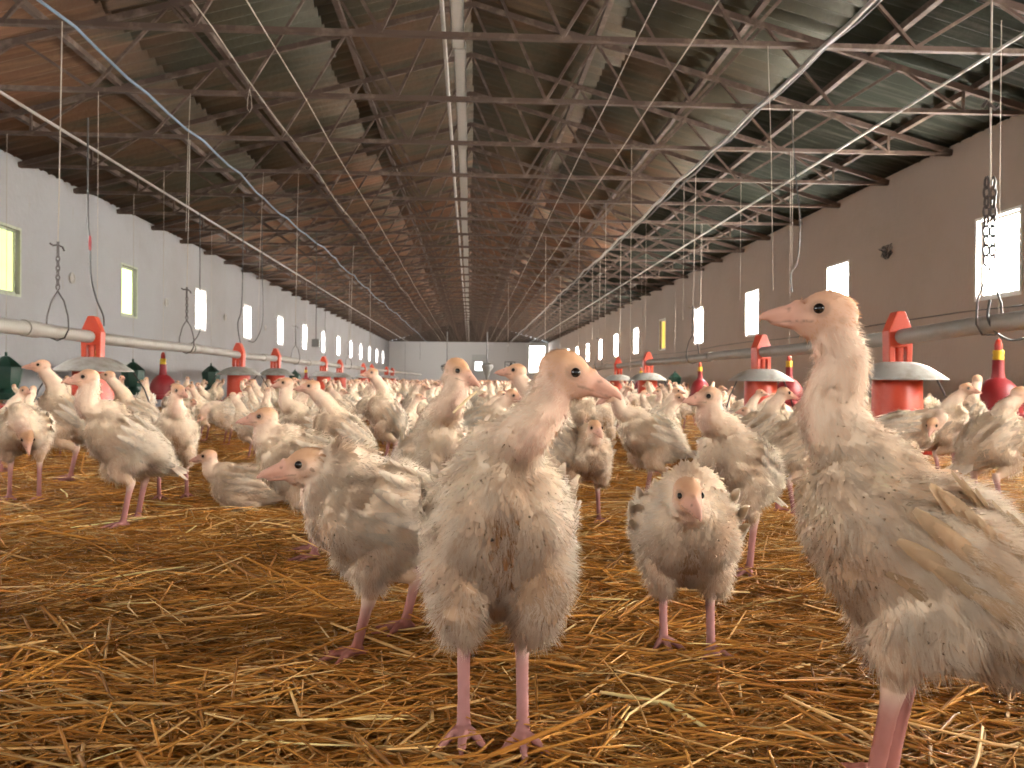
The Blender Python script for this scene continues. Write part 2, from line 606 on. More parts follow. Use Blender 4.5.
# small round vents in the left wall
vc = 0
for y in [-XL * F / (470 - px) for px in (82, 172, 229, 268)]:
    v = empty('wall_vent', (XL, y, 1.66))
    tag(v, 'small grey wall vent, %s along the left wall between the windows' % ordinal(vc), 'vent', 'vents in the left wall')
    vc += 1
    m_ = MB().lathe([(0.07, 0), (0.07, .02), (0.055, .022), (0.055, .01)], 18)
    m_.v = [(z, x, y_) for (x, y_, z) in m_.v]
    m_.build('vent_ring', M_PIPE, v)
    m_ = MB()
    for k in range(-2, 3):
        m_.box((.008, -.055, k * .022 - .004), (.014, .055, k * .022 + .004))
    m_.build('vent_slats', M_PIPE, v, smooth=False)
# rag / bird nest on the right wall
o = MB()
for k in range(26):
    a_, b_ = random.uniform(-.1, .1), random.uniform(-.06, .06)
    o.tube([(XR - .005, 8.9 + a_, 1.98 + b_), (XR - .03, 8.9 + a_ * 1.4 + random.uniform(-.05, .05), 1.96 + b_ * 1.2), (XR - .008, 8.9 + a_ * .5, 1.92 + b_)], .004, 4)
tag(o.build('twig_nest', M_DARK), 'dark wisp of old nest stuck high on the right wall between two windows', 'nest')

# ------------------------------------------------------------------ feeding lines
XPL, XPR = -2.64, 2.42
ZPL, ZPR = 0.735, 0.70


def line_x(side, y):
    if side == 'l':
        return XPL - 0.16 * min(1, max(0, (y - 5.7) / 5))
    return XPR


def zpipe(side, y):
    if side == 'l':
        return ZPL + 0.006 * sin(y * 1.7)
    return ZPR + 0.05 * max(0, 4.6 - y) * .5 + 0.006 * sin(y * 1.9)


for side, lab in (('l', 'long grey feed pipe hanging along the left feeder row'), ('r', 'long grey feed pipe hanging along the right feeder row')):
    pts = [(line_x(side, y), y, zpipe(side, y)) for y in np.arange(-4.5, 46, 0.75)]
    root = empty('feed_pipe')
    tag(root, lab, 'pipe')
    MB().tube(pts, 0.043, 14).build('pipe_run', M_PIPE, root)
    k = 0
    for y in np.arange(1.9, 24, 3.05):      # sleeves where pipe lengths meet
        MB().tube([(line_x(side, y - .07), y - .07, zpipe(side, y - .07)), (line_x(side, y + .07), y + .07, zpipe(side, y + .07))], 0.051, 14).build('pipe_sleeve', M_PIPE, root)


def make_feeder(dz):
    """origin: on the floor under the feeder; pipe at z = .70 + dz"""
    r = empty('poultry_feeder')
    p = MB()
    p.lathe([(0.16, .04), (0.20, .05), (0.228, .09), (0.24, .135), (0.248, .14), (0.248, .155), (0.236, .155), (0.225, .13), (0.20, .09), (0.15, .07), (0.05, .10)], 36, (0, 0, dz))
    p.build('feed_pan', M_RED, r)
    t = MB()
    t.lathe([(0.02, .12), (.175, .12), (.18, .14), (.178, .165), (0.155, .19), (0.138, .20), (0.134, .22), (0.131, .50), (.12, .53)], 32, (0, 0, dz))
    t.build('feed_tube', M_ORANGE, r)
    for k in range(8):
        a = 2 * pi * k / 8 + .2
        MB().bar((.17 * cos(a), .17 * sin(a), .145 + dz), (.236 * cos(a), .236 * sin(a), .145 + dz), .012, .012).build('pan_spoke', M_RED, r, smooth=False)
    s = MB()
    s.lathe([(.255, .462), (.262, .458), (.262, .464), (.235, .485), (.16, .535), (.105, .555), (.075, .56), (.06, .555), (.15, .525), (.23, .475)], 40, (0, 0, dz))
    s.build('metal_hood', M_SHADE, r)
    c = MB()
    prof = [(-.062, .555), (-.03, .555), (-.03, .64), (.03, .64), (.03, .555), (.062, .555), (.066, .735), (.022, .845), (-.022, .845), (-.066, .735)]
    n = len(prof)
    vs = [(x, y, z + dz) for y in (-.055, .055) for (x, z) in prof]
    fs = [tuple(i for i in range(n))[::-1], tuple(n + i for i in range(n))] + [(i, (i + 1) % n, n + (i + 1) % n, n + i) for i in range(n)]
    c.add(vs, fs)
    cap = c.build('pipe_saddle', M_ORANGE, r, smooth=False)
    bv = cap.modifiers.new('b', 'BEVEL')
    bv.width = .006
    bv.segments = 2
    MB().tube([(0, -.03, .56 + dz), (0, -.03, .65 + dz)], .022, 10).build('drop_tube', M_ORANGE, r)
    for a in (R(15), R(195)):
        MB().tube([(.25 * cos(a), .25 * sin(a), .468 + dz), (.33 * cos(a), .33 * sin(a), .33 + dz), (.38 * cos(a), .38 * sin(a), .18 + dz)], .006, 6).build('stay_rod', M_DARK, r)
    return r


fp = {'l': make_feeder(.035), 'r': make_feeder(0.0)}
FEED = []
names = {'l': 'left', 'r': 'right'}
for side, ys in (('l', [5.76, 9.75, 11.7, 15.5, 17.4, 21.2, 23.0, 27, 29]), ('r', [4.42, 6.55, 10.8, 13.0, 17.2, 19.4, 23.5])):
    for i, y in enumerate(ys):
        o = fp[side] if i == 0 else copy_tree(fp[side])
        x = line_x(side, y)
        o.location = (x, y, zpipe(side, y) - (0.735 if side == 'l' else .70))
        o.rotation_euler = (0, 0, random.uniform(-.15, .15))
        lab = {0: 'largest-looking red tube feeder with grey metal hood on the %s feed pipe',
               1: 'red tube feeder with grey hood, second along the %s feed pipe',
               2: 'red tube feeder with grey hood, third along the %s feed pipe',
               3: 'red tube feeder with grey hood, fourth along the %s feed pipe'}.get(i)
        if lab:
            tag(o, lab % names[side], 'feeder', 'red tube feeders under the pipes')
        else:
            tag(o, 'small distant red tube feeder at the far stretch of the %s feed pipe' % names[side], 'feeder', 'red tube feeders under the pipes')
        FEED.append((x, y, .42))


# ------------------------------------------------------------------ hanging gear
def hstring(name, x, y, z0, z1, r, m, label, cat, lean=0.0, grp=None):
    z0 = max(z0, .3)
    o = MB().tube([(x + lean, y, z1), (x + lean * .4, y, (z0 + z1) / 2 + .1), (x, y, z0)], r, 5).build(name, m)
    return tag(o, label, cat, grp)


def hanger(side, y, label, chain=True, ztop=CH):
    """string, hook, short chain and wire loop round the pipe"""
    x = line_x(side, y)
    zp = zpipe(side, y)
    r = empty('pipe_hanger', (x, y, zp))
    tag(r, label, 'hanger', 'hangers holding the feed pipes')
    H = ztop - zp
    MB().tube([(0, 0, .54), (.01, 0, 1.2), (.02, 0, H)], .004, 5).build('string', M_STRING, r)
    h = MB()
    h.tube([(0.0, 0, .56), (.03, 0, .545), (.04, 0, .52)], .006, 6).tube([(0, 0, .56), (-.03, 0, .555), (-.05, 0, .57)], .006, 6).tube([(0, 0, .58), (0, 0, .50)], .009, 6)
    h.build('hook', M_IRON, r)
    c = MB()
    n = 8
    for k in range(n):
        z = .50 - k * (.24 / n)
        pl = []
        for j in range(8):
            a = 2 * pi * j / 8
            u, w = .011 * cos(a), .021 * sin(a)
            pl.append((u, 0, z + w) if k % 2 else (0, u, z + w))
        c.tube(pl, .0045, 5, closed=True)
    c.build('chain', M_IRON, r)
    l = MB()
    l.tube([(0, 0, .265), (-.04, 0, .20), (-.066, 0, .10), (-.07, 0, .02), (-.045, 0, -.035), (0, 0, -.052), (.045, 0, -.035), (.07, 0, .02), (.066, 0, .10), (.04, 0, .20), (0, 0, .265)], .005, 6)
    l.build('wire_loop', M_IRON, r)
    return r


hanger('l', 5.27, 'wire loop and chain hanging the left pipe in front of the big left feeder')
hanger('l', 7.8, 'wire loop hanging the left pipe between the first two left feeders')
hanger('l', 13.0, 'small wire loop hanging the left pipe past the third left feeder')
hanger('l', 18.6, 'tiny far wire loop hanging the left pipe')
# right: heavy link chain near the camera
y = 3.62
x = line_x('r', y)
r = empty('pipe_hanger', (x, y, zpipe('r', y)))
tag(r, 'heavy dark link chain hanging the right pipe in front of the first right window', 'hanger', 'hangers holding the feed pipes')
MB().tube([(0, 0, .64), (0, 0, 1.2), (0, 0, 1.98)], .0045, 6).build('string', M_STRING, r)
h = MB().tube([(-.04, 0, 1.01), (-.02, 0, 1.04), (0, 0, 1.02), (.02, 0, 1.005), (.035, 0, 1.02)], .009, 6)
h.build('hook', M_IRON, r)
for s in (-1, 1):
    c = MB()
    for k in range(9):
        z = .66 - k * .045
        pl = []
        for j in range(10):
            a = 2 * pi * j / 10
            u, w_ = .014 * cos(a), .029 * sin(a)
            pl.append((s * .016 + u, 0, z + w_) if k % 2 else (s * .016, u, z + w_))
        c.tube(pl, .0055, 6, closed=True)
    c.build('chain', M_IRON, r)
l = MB().tube([(0, 0, .27), (-.02, 0, .2), (-.055, 0, .12), (-.06, 0, .0), (-.03, 0, -.05), (.03, 0, -.05), (.07, 0, .0), (.06, 0, .1), (.02, 0, .2), (0, 0, .27)], .005, 6)
l.build('wire_loop', M_IRON, r)
hanger('r', 8.6, 'wire loop hanging the right pipe between the second and third right feeders')
hanger('r', 15.0, 'small wire loop hanging the right pipe past the fourth right feeder')

# black electric cords dropping to feeders
def cord(pts, label, r=.006, m=None, tip=None):
    t = empty('electric_cord', pts[0])
    tag(t, label, 'cord')
    o0 = Vector(pts[0])
    # smooth the way points
    P = [Vector(p) - o0 for p in pts]
    q = []
    for i in range(len(P) - 1):
        a, b, c, d = P[max(i - 1, 0)], P[i], P[i + 1], P[min(i + 2, len(P) - 1)]
        for k in range(6):
            u = k / 6
            q.append(.5 * ((2 * b) + (c - a) * u + (2 * a - 5 * b + 4 * c - d) * u * u + (3 * b - a - 3 * c + d) * u ** 3))
    q.append(P[-1])
    MB().tube(q, r, 6).build('cord_sheath', m or M_DARK, t)
    if tip is not None:
        v = Vector(tip) - o0
        MB().tube([v + Vector((0, 0, .05)), v, v - Vector((0.0, 0, .05))], [.007, .012, .009], 8).build('red_connector', M_CRIMSON, t)
    return t


def P(px, py, Y):
    return atY(px, py, Y)


yy = 5.7
cord([P(88, 118, 5.75), P(88, 215, yy), P(90, 240, yy), P(91, 275, yy), P(96, 298, yy), P(103, 315, yy), P(104, 326, yy)],
     'black cord with red connector dropping to the big left feeder', tip=P(90, 243, yy))
yy = 8.5
cord([P(200, 212, yy), P(200, 255, yy), P(200, 300, yy), P(201, 326, yy), P(194, 341, yy), P(183, 347, yy), P(174, 346, yy)],
     'thin black cord looping down past the third left window', r=.005)
yy = 10.09
cord([P(243, 357, yy), P(242, 350, yy), P(239, 336, yy), P(238, 322, yy), P(242, 300, yy), (P(243, 280, yy).x, yy, CH)], 'short curled black cord above the second left feeder', r=.006)
yy = 11.29
cord([(P(262, 262, yy).x, yy, CH), P(262, 262, yy), P(263, 300, yy), P(262, 325, yy), P(255, 341, yy), P(248, 341, yy)], 'black cord hanging in a hook shape beside the third left feeder', r=.006)
yy = 6.4
cord([(P(790, 178, 6.49).x, 6.49, CH), P(796, 178, 6.45), P(799, 205, yy), P(800, 235, yy), P(797, 262, yy), P(791, 274, yy), P(792, 292, yy)], 'black cord bending down toward the second right feeder', r=.005)
yy = 3.55
cord([P(990, 300, yy), P(988, 318, yy), P(996, 332, yy), P(1010, 340, yy), P(1026, 338, yy)], 'black cord end looping round the right pipe beside the chain', r=.006)


def make_bell(h=0.0):
    r = empty('bell_drinker')
    MB().lathe([(.02, .22), (.15, .22), (.158, .24), (.15, .265), (.137, .27), (.136, .33), (.128, .38), (.105, .43), (.07, .468), (.042, .485), (.035, .52), (.033, .60), (.01, .60)], 32).build('bell', M_CRIMSON, r)
    MB().lathe([(.01, .60), (.030, .60), (.033, .615), (.028, .63), (.033, .645), (.030, .66), (.01, .66)], 20).build('yellow_collar', M_YELLOW, r)
    MB().lathe([(.01, .66), (.022, .66), (.024, .69), (.016, .72), (.006, .73)], 16).build('top_valve', M_RED, r)
    MB().tube([(0, 0, .73), (0, 0, 1.6), (0, 0, CH)], .0024, 5).build('string', M_STRING, r)
    return r


bp_ = make_bell()
bells = [(998, 4.85, 'crimson bell drinker with yellow collar beside the big right feeder'),
         (789, 7.69, 'crimson bell drinker half hidden behind the second right feeder'),
         (700, 11.29, 'small crimson bell drinker between the second and third right feeders'),
         (97, 6.49, 'crimson bell drinker behind the big left feeder'),
         (163, 8.89, 'crimson bell drinker hanging clear between the first two left feeders'),
         (641, 16.09, 'tiny far crimson bell drinker along the right side'),
         (306, 18.49, 'tiny far crimson bell drinker along the left side')]
for i, (px, Y, lab) in enumerate(bells):
    o = bp_ if i == 0 else copy_tree(bp_)
    v = atY(px, 380, Y)
    o.location = (v.x, Y, 0)
    tag(o, lab, 'drinker', 'bell drinkers')
    FEED.append((v.x, Y, .3))


def make_green():
    r = empty('hopper_drinker')
    n = 8
    MB().lathe([(.02, .34), (.105, .34), (.125, .40), (.145, .52), (.14, .545), (.08, .60), (.03, .64), (.012, .645)], n).build('green_hopper', M_GREEN, r, angle=20)
    MB().tube([(0, 0, .64), (0, 0, .68)], .012, 8).build('top_knob', M_GREEN, r)
    MB().lathe([(.05, .24), (.13, .24), (.14, .30), (.12, .30), (.09, .27), (.05, .34)], 20).build('trough_ring', M_GREEN, r)
    MB().tube([(0, 0, .68), (0, 0, 1.6), (0, 0, CH)], .0024, 5).build('string', M_STRING, r)
    return r


gp = make_green()
for i, (px, Y, lab) in enumerate([(6, 7.69, 'dark green hopper drinker at the left edge of the picture'), (133, 10.09, 'dark green hopper drinker behind the big left feeder'),
                                  (211, 12.49, 'dark green hopper drinker just before the second left feeder'), (295, 19.69, 'tiny dark green hopper drinker past the third left feeder'),
                                  (675, 17.29, 'tiny dark green hopper drinker near the right wall')]):
    o = gp if i == 0 else copy_tree(gp)
    v = atY(px, 380, Y)
    o.location = (v.x, Y, 0)
    tag(o, lab, 'drinker', 'green hopper drinkers')
    FEED.append((v.x, Y, .3))
v = atY(-14, 380, 6.2)
rt = empty('feed_trough', (v.x, 6.2, 0.0))
tag(rt, 'low red round feed trough at the left edge beneath the green hopper drinker', 'trough')
MB().lathe([(.20, 0), (.27, .04), (.32, .20), (.325, .22), (.30, .22), (.26, .08), (.1, .05)], 36).build('trough_bowl', M_ORANGE, rt)
MB().lathe([(.31, .215), (.335, .215), (.335, .24), (.31, .24)], 36).build('trough_rim', M_RED, rt)
FEED.append((v.x, 6.2, .45))

# far hanging things by the end wall
for px, py, Y, lab in ((447, 371, 38, 'small grey hanging hopper before the end wall, beside the door'), (487, 370, 38, 'small grey hanging hopper in front of the end wall door')):
    Y = 5.29 + 1.2 * round((Y - 5.29) / 1.2)
    v = atY(px, py, Y)
    r = empty('hanging_hopper', v)
    tag(r, lab, 'hopper', 'hoppers hanging before the end wall')
    MB().lathe([(.05, -.45), (.16, -.1), (.28, .1), (.30, .25), (.1, .35)], 14).build('hopper_body', M_GREY, r)
    MB().tube([(0, 0, .3), (0, 0, CH - v.z)], .03, 6).build('support_tube', M_GREY, r)
v = atY(510, 367, 46)
r = empty('wall_fan', v)
tag(r, 'dark square ventilation fan low on the bright end wall', 'fan')
b = MB()
b.box((-.32, -.1, -.32), (.32, .1, -.26)).box((-.32, -.1, .26), (.32, .1, .32)).box((-.32, -.1, -.26), (-.26, .1, .26)).box((.26, -.1, -.26), (.32, .1, .26))
b.build('fan_housing', M_GREY, r, smooth=False)
b = MB()
for k in range(5):
    a = 2 * pi * k / 5
    b.bar((0, .02 * k, 0), (.25 * cos(a), .0, .25 * sin(a)), .12, .02)
b.build('fan_blades', M_DARK, r, smooth=False)
MB().bar((0, 0, -.32), (0, 0, -(v.z)), .08, .08).build('fan_stand', M_GREY, r, smooth=False)
v = atY(316, 343, 12.49)
r = empty('sensor_box', v)
tag(r, 'small dark grey box hanging on a string in front of the left wall windows', 'sensor')
b = MB().box((-.055, -.05, -.06), (.055, .05, .06)).build('box_case', M_GREY, r, smooth=False)
MB().tube([(0, 0, .06), (.0, 0, .15), (0, 0, CH - v.z)], .006, 6).build('string', M_DARK, r)

# strings: (px at the bottom, py bottom, Y, lean, dark)
strings = [(186, 232, 7.0, .03, 0), (258, 335, 8.4, .05, 0), (296, 300, 9.0, .02, 0), (545, 355, 12.0, 0, 0), (578, 350, 10.0, .01, 0),
           (620, 345, 12.0, 0, 0), (605, 340, 9.5, 0, 0), (630, 372, 8.2, 0, 0), (700, 366, 11.3, .02, 0), (683, 320, 9.0, 0, 0),
           (773, 290, 5.4, -.05, 0), (792, 266, 6.2, 0, 0), (645, 376, 10.8, 0, 0), (325, 360, 15.5, 0, 1), (405, 380, 30, 0, 1), (532, 372, 30, 0, 1),
           (350, 355, 14.0, .05, 0), (370, 350, 17, 0, 0), (508, 352, 19, 0, 0), (560, 348, 17, 0, 0), (592, 340, 15, 0, 0), (420, 360, 22, 0, 1), (740, 300, 8.5, 0, 0)]
for (px, py, Y, ln, dk) in strings:
    Y = 5.29 + 1.2 * round((Y - 5.29) / 1.2)      # tied to a truss
    v = atY(px, py, Y)
    nm = 'hanging_string'
    where = 'left' if px < 470 else 'right'
    hstring(nm, v.x, Y, v.z, CH, .0022 if Y < 12 else .004, M_DARK if dk else M_STRING,
            'thin string hanging from the roof trusses over the flock on the %s of the middle' % where, 'string', ln, 'loose strings hanging from the trusses, %s' % where)
v = atY(232, 100, 6.0)
b = MB().tube([(0, 0, .12), (-.015, 0, .05), (-.018, 0, -.03), (0, 0, -.06), (.018, 0, -.02), (.012, 0, .06), (0, 0, .12)], .003, 5)
b = tag(b.build('wire_coil', M_STRING), 'little loop of pale wire tied under a truss near the blue cable', 'wire')
b.location = (v.x, 6.47, CH - .1)

# ------------------------------------------------------------------ turkey poults
CREAM = np.array((0.93, 0.76, 0.56))
WHITE = np.array((0.98, 0.89, 0.75))
TAN = np.array((0.60, 0.36, 0.17))
SKIN = np.array((0.66, 0.36, 0.27))
CROWN = np.array((0.62, 0.33, 0.15))
BEAK = np.array((0.68, 0.38, 0.28))
LEG = np.array((0.36, 0.155, 0.14))
LEGP = np.array((0.50, 0.26, 0.24))
DIRT = np.array((0.36, 0.17, 0.06))


def nrm(v):
    v = np.asarray(v, float)
    return v / (np.linalg.norm(v, axis=-1, keepdims=True) + 1e-9)


def crom(P_, n):
    """Catmull-Rom through rows of P_, n samples per span"""
    P_ = np.asarray(P_, float)
    out = []
    m = len(P_)
    for i in range(m - 1):
        a, b, c, d = P_[max(i - 1, 0)], P_[i], P_[i + 1], P_[min(i + 2, m - 1)]
        for k in range(n):
            u = k / n
            out.append(.5 * ((2 * b) + (c - a) * u + (2 * a - 5 * b + 4 * c - d) * u * u + (3 * b - a - 3 * c + d) * u ** 3))
    out.append(P_[-1])
    return np.array(out)


def loft(P_, side, n=16, sub=3):
    """P_ rows: x y z r_side r_up ; returns vertices, faces, ring samples"""
    Q = crom(P_, sub)
    Q[:, 3:] = np.maximum(Q[:, 3:], .0015)
    vs, fs = [], []
    side = nrm(side)
    m = len(Q)
    for i in range(m):
        t = nrm(Q[min(i + 1, m - 1), :3] - Q[max(i - 1, 0), :3])
        s = nrm(side - t * np.dot(side, t))
        u = np.cross(t, s)
        for k in range(n):
            th = 2 * pi * k / n
            vs.append(Q[i, :3] + s * cos(th) * Q[i, 3] + u * sin(th) * Q[i, 4])
    for i in range(m - 1):
        for k in range(n):
            l = (k + 1) % n
            fs.append((i * n + k, i * n + l, (i + 1) * n + l, (i + 1) * n + k))
    fs.append(tuple(range(n - 1, -1, -1)))
    fs.append(tuple((m - 1) * n + k for k in range(n)))
    return vs, fs, Q


_ico = None


def ellipsoid(c, ax, r):
    global _ico
    if _ico is None:
        bm = bmesh.new()
        bmesh.ops.create_icosphere(bm, subdivisions=3, radius=1)
        _ico = (np.array([v.co[:] for v in bm.verts]), [tuple(v.index for v in f.verts) for f in bm.faces])
        bm.free()
    A = np.array(ax, float)
    return [tuple(p) for p in (_ico[0] * np.array(r)) @ A + np.array(c)], list(_ico[1])


def snoise(p, f, seed=0):
    """cheap smooth noise from sines, about -1..1"""
    rs = np.random.default_rng(seed)
    o = np.zeros(len(p))
    for k in range(7):
        d = nrm(rs.normal(size=3)) * f * rs.uniform(.6, 1.7)
        o += np.sin(p @ d + rs.uniform(0, 6.28))
    return o / 3.2


BODY = [(-.150, .000, .012, .008), (-.125, .000, .032, .022), (-.09, -.002, .056, .050), (-.045, -.004, .077, .075),
        (.0, -.006, .086, .088), (.045, -.004, .083, .086), (.082, .006, .066, .068), (.112, .022, .036, .040)]


def bird_data(p):
    """all the geometry of one poult in its own frame: +X forward, Z up, feet at the origin"""
    g = dict(pitch=38, bz=.245, yawb=0, head=(.115, 0, .452), hyaw=0, hpitch=-8, neck=1.0, nmid=None, legs=((.0, .05), (.0, -.05)), hock=.125,
             sit=False, fat=.90, voxel=.0034, nf=2600, fuzz=7000, seed=1, tan=.25, wingtan=.45, crown=1.0, neckw=1.0, long=1.0, headfuzz=1, wdrop=0.0, legcol=LEG, dirt=1.0, hs=1.0)
    g.update(p)
    rs = np.random.default_rng(g['seed'])
    th = R(g['pitch'])
    fw = np.array((cos(th), 0, sin(th)))
    up = np.array((-sin(th), 0, cos(th)))
    lat = np.array((0, 1.0, 0))
    if g['yawb']:
        a = R(g['yawb'])
        rot = np.array(((cos(a), sin(a), 0), (-sin(a), cos(a), 0), (0, 0, 1)))
        fw, up, lat = fw @ rot, up @ rot, lat @ rot
    C0 = np.array((0, 0, g['bz']))
    fat = g['fat']

    def B(u, v, w=0):
        return C0 + fw * u + up * v + lat * w
    V, Fc = [], []
    regs = []   # centre, radius, colour, feather weight, flow, kind

    def put(vs, fs):
        o = len(V)
        V.extend([tuple(q) for q in vs])
        Fc.extend([tuple(i + o for i in f) for f in fs])

    rows = [(*B(u * g['long'], v), a * fat, b * fat) for (u, v, a, b) in BODY]
    vs, fs, Q = loft(rows, lat, 24, 3)
    put(vs, fs)
    nq = len(Q)
    for i in range(nq):
        t = -nrm(Q[min(i + 1, nq - 1), :3] - Q[max(i - 1, 0), :3])
        regs.append((Q[i, :3], (Q[i, 3] + Q[i, 4]) / 2, CREAM, 1.0, t, 0))
    # breast lobes on both sides of the keel
    for s in (1, -1):
        c = B(.045, -.035, s * .030 * fat)
        put(*ellipsoid(c, (fw, lat, up), (.062 * fat, .045 * fat, .052 * fat)))
        regs.append((c, .045 * fat, CREAM, 1.0, -fw * .8 - up * .4, 0))
        c = B(-.012, .006, s * .066 * fat)      # folded wing
        put(*ellipsoid(c, (fw, lat, up), (.082 * g['long'], .026, .048)))
        regs.append((c, .03, WHITE, 1.0, -fw, 0))
    # neck
    hc = np.array(g['head'], float)
    hy, hp = R(g['hyaw']), R(g['hpitch'])
    hf = np.array((cos(hy) * cos(hp), sin(hy) * cos(hp), sin(hp)))
    hl = np.array((-sin(hy), cos(hy), 0))
    hu = np.cross(hf, hl)
    n0 = B(.055, .012)
    n1 = B(.090, .034)
    k = g['neckw']
    hb = hc - hf * .010 - hu * .020
    if g['nmid'] is not None:
        mids = [np.array(q, float) for q in g['nmid']]
    else:
        mids = [n1 * .62 + hb * .38 + up * .006 - np.array((.004, 0, 0)), n1 * .25 + hb * .75 - hf * .006]
    nk = [(*n0, .064 * fat, .064 * fat), (*n1, .047 * fat, .048 * fat)]
    rr = [.031, .0255, .0245, .024]
    for i, q in enumerate(mids):
        nk.append((*q, rr[i] * k, (rr[i] + .002) * k))
    nk.append((*hb, .021, .023))
    nk.append((*(hc + hu * .002), .020, .020))
    vs, fs, Q = loft(nk, lat * .6 + hl * .4, 16, 4)
    put(vs, fs)
    nq = len(Q)
    for i in range(nq):
        t = -nrm(Q[min(i + 1, nq - 1), :3] - Q[max(i - 1, 0), :3])
        f = i / (nq - 1)
        regs.append((Q[i, :3], (Q[i, 3] + Q[i, 4]) / 2, CREAM * (1 - f) + (SKIN * .55 + CREAM * .45) * f, max(0, min(1, 1.15 - f * 1.9)), t, 1))
    # head and beak
    h = g['hs']
    hm = np.array((hf, hl, hu))
    put(*ellipsoid(hc - hf * .003 + hu * .002, hm, (.030 * h, .0225 * h, .0245 * h)))
    regs.append((hc, .026, CROWN * .6 + SKIN * .4, 0, -hf, 2))
    put(*ellipsoid(hc + hf * .015 * h - hu * .003, hm, (.024 * h, .0175 * h, .0185 * h)))
    regs.append((hc + hf * .014, .018, SKIN, 0, -hf, 2))
    put(*ellipsoid(hc + hf * .008 * h - hu * .014 * h, hm, (.022 * h, .014 * h, .012 * h)))
    bk = [(*(hc + hf * .020 * h + hu * .000), .0135, .0135), (*(hc + hf * .036 * h + hu * .000), .0098, .0100), (*(hc + hf * .050 * h - hu * .0015), .0070, .0066), (*(hc + hf * .062 * h - hu * .005), .0045, .0046), (*(hc + hf * .069 * h - hu * .010), .002, .002)]
    vs, fs, Q = loft([(a, b, c, d * h, e * h) for (a, b, c, d, e) in bk], hl, 12, 3)
    put(vs, fs)
    for q in Q[3:]:
        regs.append((q[:3], q[3], BEAK, 0, -hf, 3))
    lb = [(*(hc + hf * .016 * h - hu * .011 * h), .0115, .0065), (*(hc + hf * .036 * h - hu * .0115 * h), .0085, .0045), (*(hc + hf * .050 * h - hu * .0115 * h), .0050, .0030), (*(hc + hf * .056 * h - hu * .0115 * h), .003, .002)]
    vs, fs, Q = loft([(a, b, c, d * h, e * h) for (a, b, c, d, e) in lb], hl, 10, 3)
    put(vs, fs)
    for q in Q[4:]:
        regs.append((q[:3], q[3], BEAK * .92, 0, -hf, 3))
    put(*ellipsoid(hc + hf * .030 * h + hu * .012 * h, hm, (.005, .0035, .004)))   # snood bud
    # legs
    if not g['sit']:
        for i, (fx, fy) in enumerate(g['legs']):
            s = 1 if i == 0 else -1
            hip = B(-.015, -.03, s * .042)
            foot = np.array((fx, fy, .008))
            hk = np.array((fx - .022, fy * .95 + s * .002, g['hock']))
            kn = np.array((hip[0] + .035, (hip[1] + hk[1]) / 2 + s * .006, hk[2] * .38 + hip[2] * .62 - .01))
            tl = [(*hip, .040, .050), (*kn, .027, .035), (*(hk * .55 + kn * .45), .0185, .0215), (*(hk * .85 + kn * .15), .0130, .0145), (*(hk + np.array((0, 0, .010))), .0120, .0130)]
            vs, fs, Q = loft(tl, lat, 14, 4)
            put(vs, fs)
            for q in Q:
                regs.append((q[:3], q[3], CREAM * .97, min(.9, max(0, (q[2] - hk[2] - .030) / .06)), np.array((-.2, 0, -1.0)), 0))
            sh = [(*(hk + np.array((0, 0, .014))), .0125, .013), (*hk, .0122, .0135), (*(hk * .8 + foot * .2), .0088, .0098), (*(hk * .3 + foot * .7), .0080, .0088), (*foot, .0095, .0105)]
            vs, fs, Q = loft(sh, lat, 10, 3)
            put(vs, fs)
            for j, q in enumerate(Q):
                f = j / (len(Q) - 1)
                regs.append((q[:3], q[3], g['legcol'] * (.4 + .6 * f) + LEGP * (.6 - .6 * f), 0, np.array((0, 0, -1.0)), 4))
            hd = R(g.get('toe', 0))
            for (a, L) in ((0, .062), (34, .052), (-34, .052), (180, .022)):
                a = R(a) + hd
                d = np.array((cos(a), sin(a), 0))
                tp = [(*(foot + np.array((0, 0, -.000))), .008, .008), (*(foot + d * L * .38 + np.array((0, 0, .003))), .0062, .0062), (*(foot + d * L * .75 - np.array((0, 0, .0025))), .0056, .0052), (*(foot + d * L * 1.0 - np.array((0, 0, .004))), .0030, .0030)]
                vs, fs, Q = loft(tp, np.cross(d, (0, 0, 1)), 8, 3)
                put(vs, fs)
                for q in Q:
                    regs.append((q[:3], q[3], g['legcol'], 0, d, 4))
    else:
        for s in (1, -1):
            c = B(.0, -.05, s * .05)
            put(*ellipsoid(c, (fw, lat, up), (.06, .035, .04)))
            regs.append((c, .03, CREAM, 1.0, -fw, 0))
    # ---- voxel union of everything into one continuous skin
    me = bpy.data.meshes.new('tmp')
    me.from_pydata(V, [], Fc)
    ob = bpy.data.objects.new('tmp', me)
    COL.objects.link(ob)
    md = ob.modifiers.new('r', 'REMESH')
    md.mode = 'VOXEL'
    md.voxel_size = g['voxel']
    ms = ob.modifiers.new('s', 'SMOOTH')
    ms.factor = .5
    ms.iterations = 4 if g['voxel'] < .005 else 2
    dg = bpy.context.evaluated_depsgraph_get()
    ev = ob.evaluated_get(dg)
    em = ev.to_mesh()
    nv = len(em.vertices)
    co = np.empty(nv * 3, np.float32)
    em.vertices.foreach_get('co', co)
    co = co.reshape(-1, 3).astype(float)
    nr = np.empty(nv * 3, np.float32)
    em.vertex_normals.foreach_get('vector', nr)
    nr = nr.reshape(-1, 3).astype(float)
    faces = [tuple(q.vertices) for q in em.polygons]
    ev.to_mesh_clear()
    bpy.data.objects.remove(ob)
    bpy.data.meshes.remove(me)
    # ---- colours and feather weight by nearest region
    RC = np.array([r_[0] for r_ in regs])
    RR = np.array([r_[1] for r_ in regs])
    RCol = np.array([r_[2] for r_ in regs])
    RW = np.array([r_[3] for r_ in regs])
    RF = nrm(np.array([r_[4] for r_ in regs]))
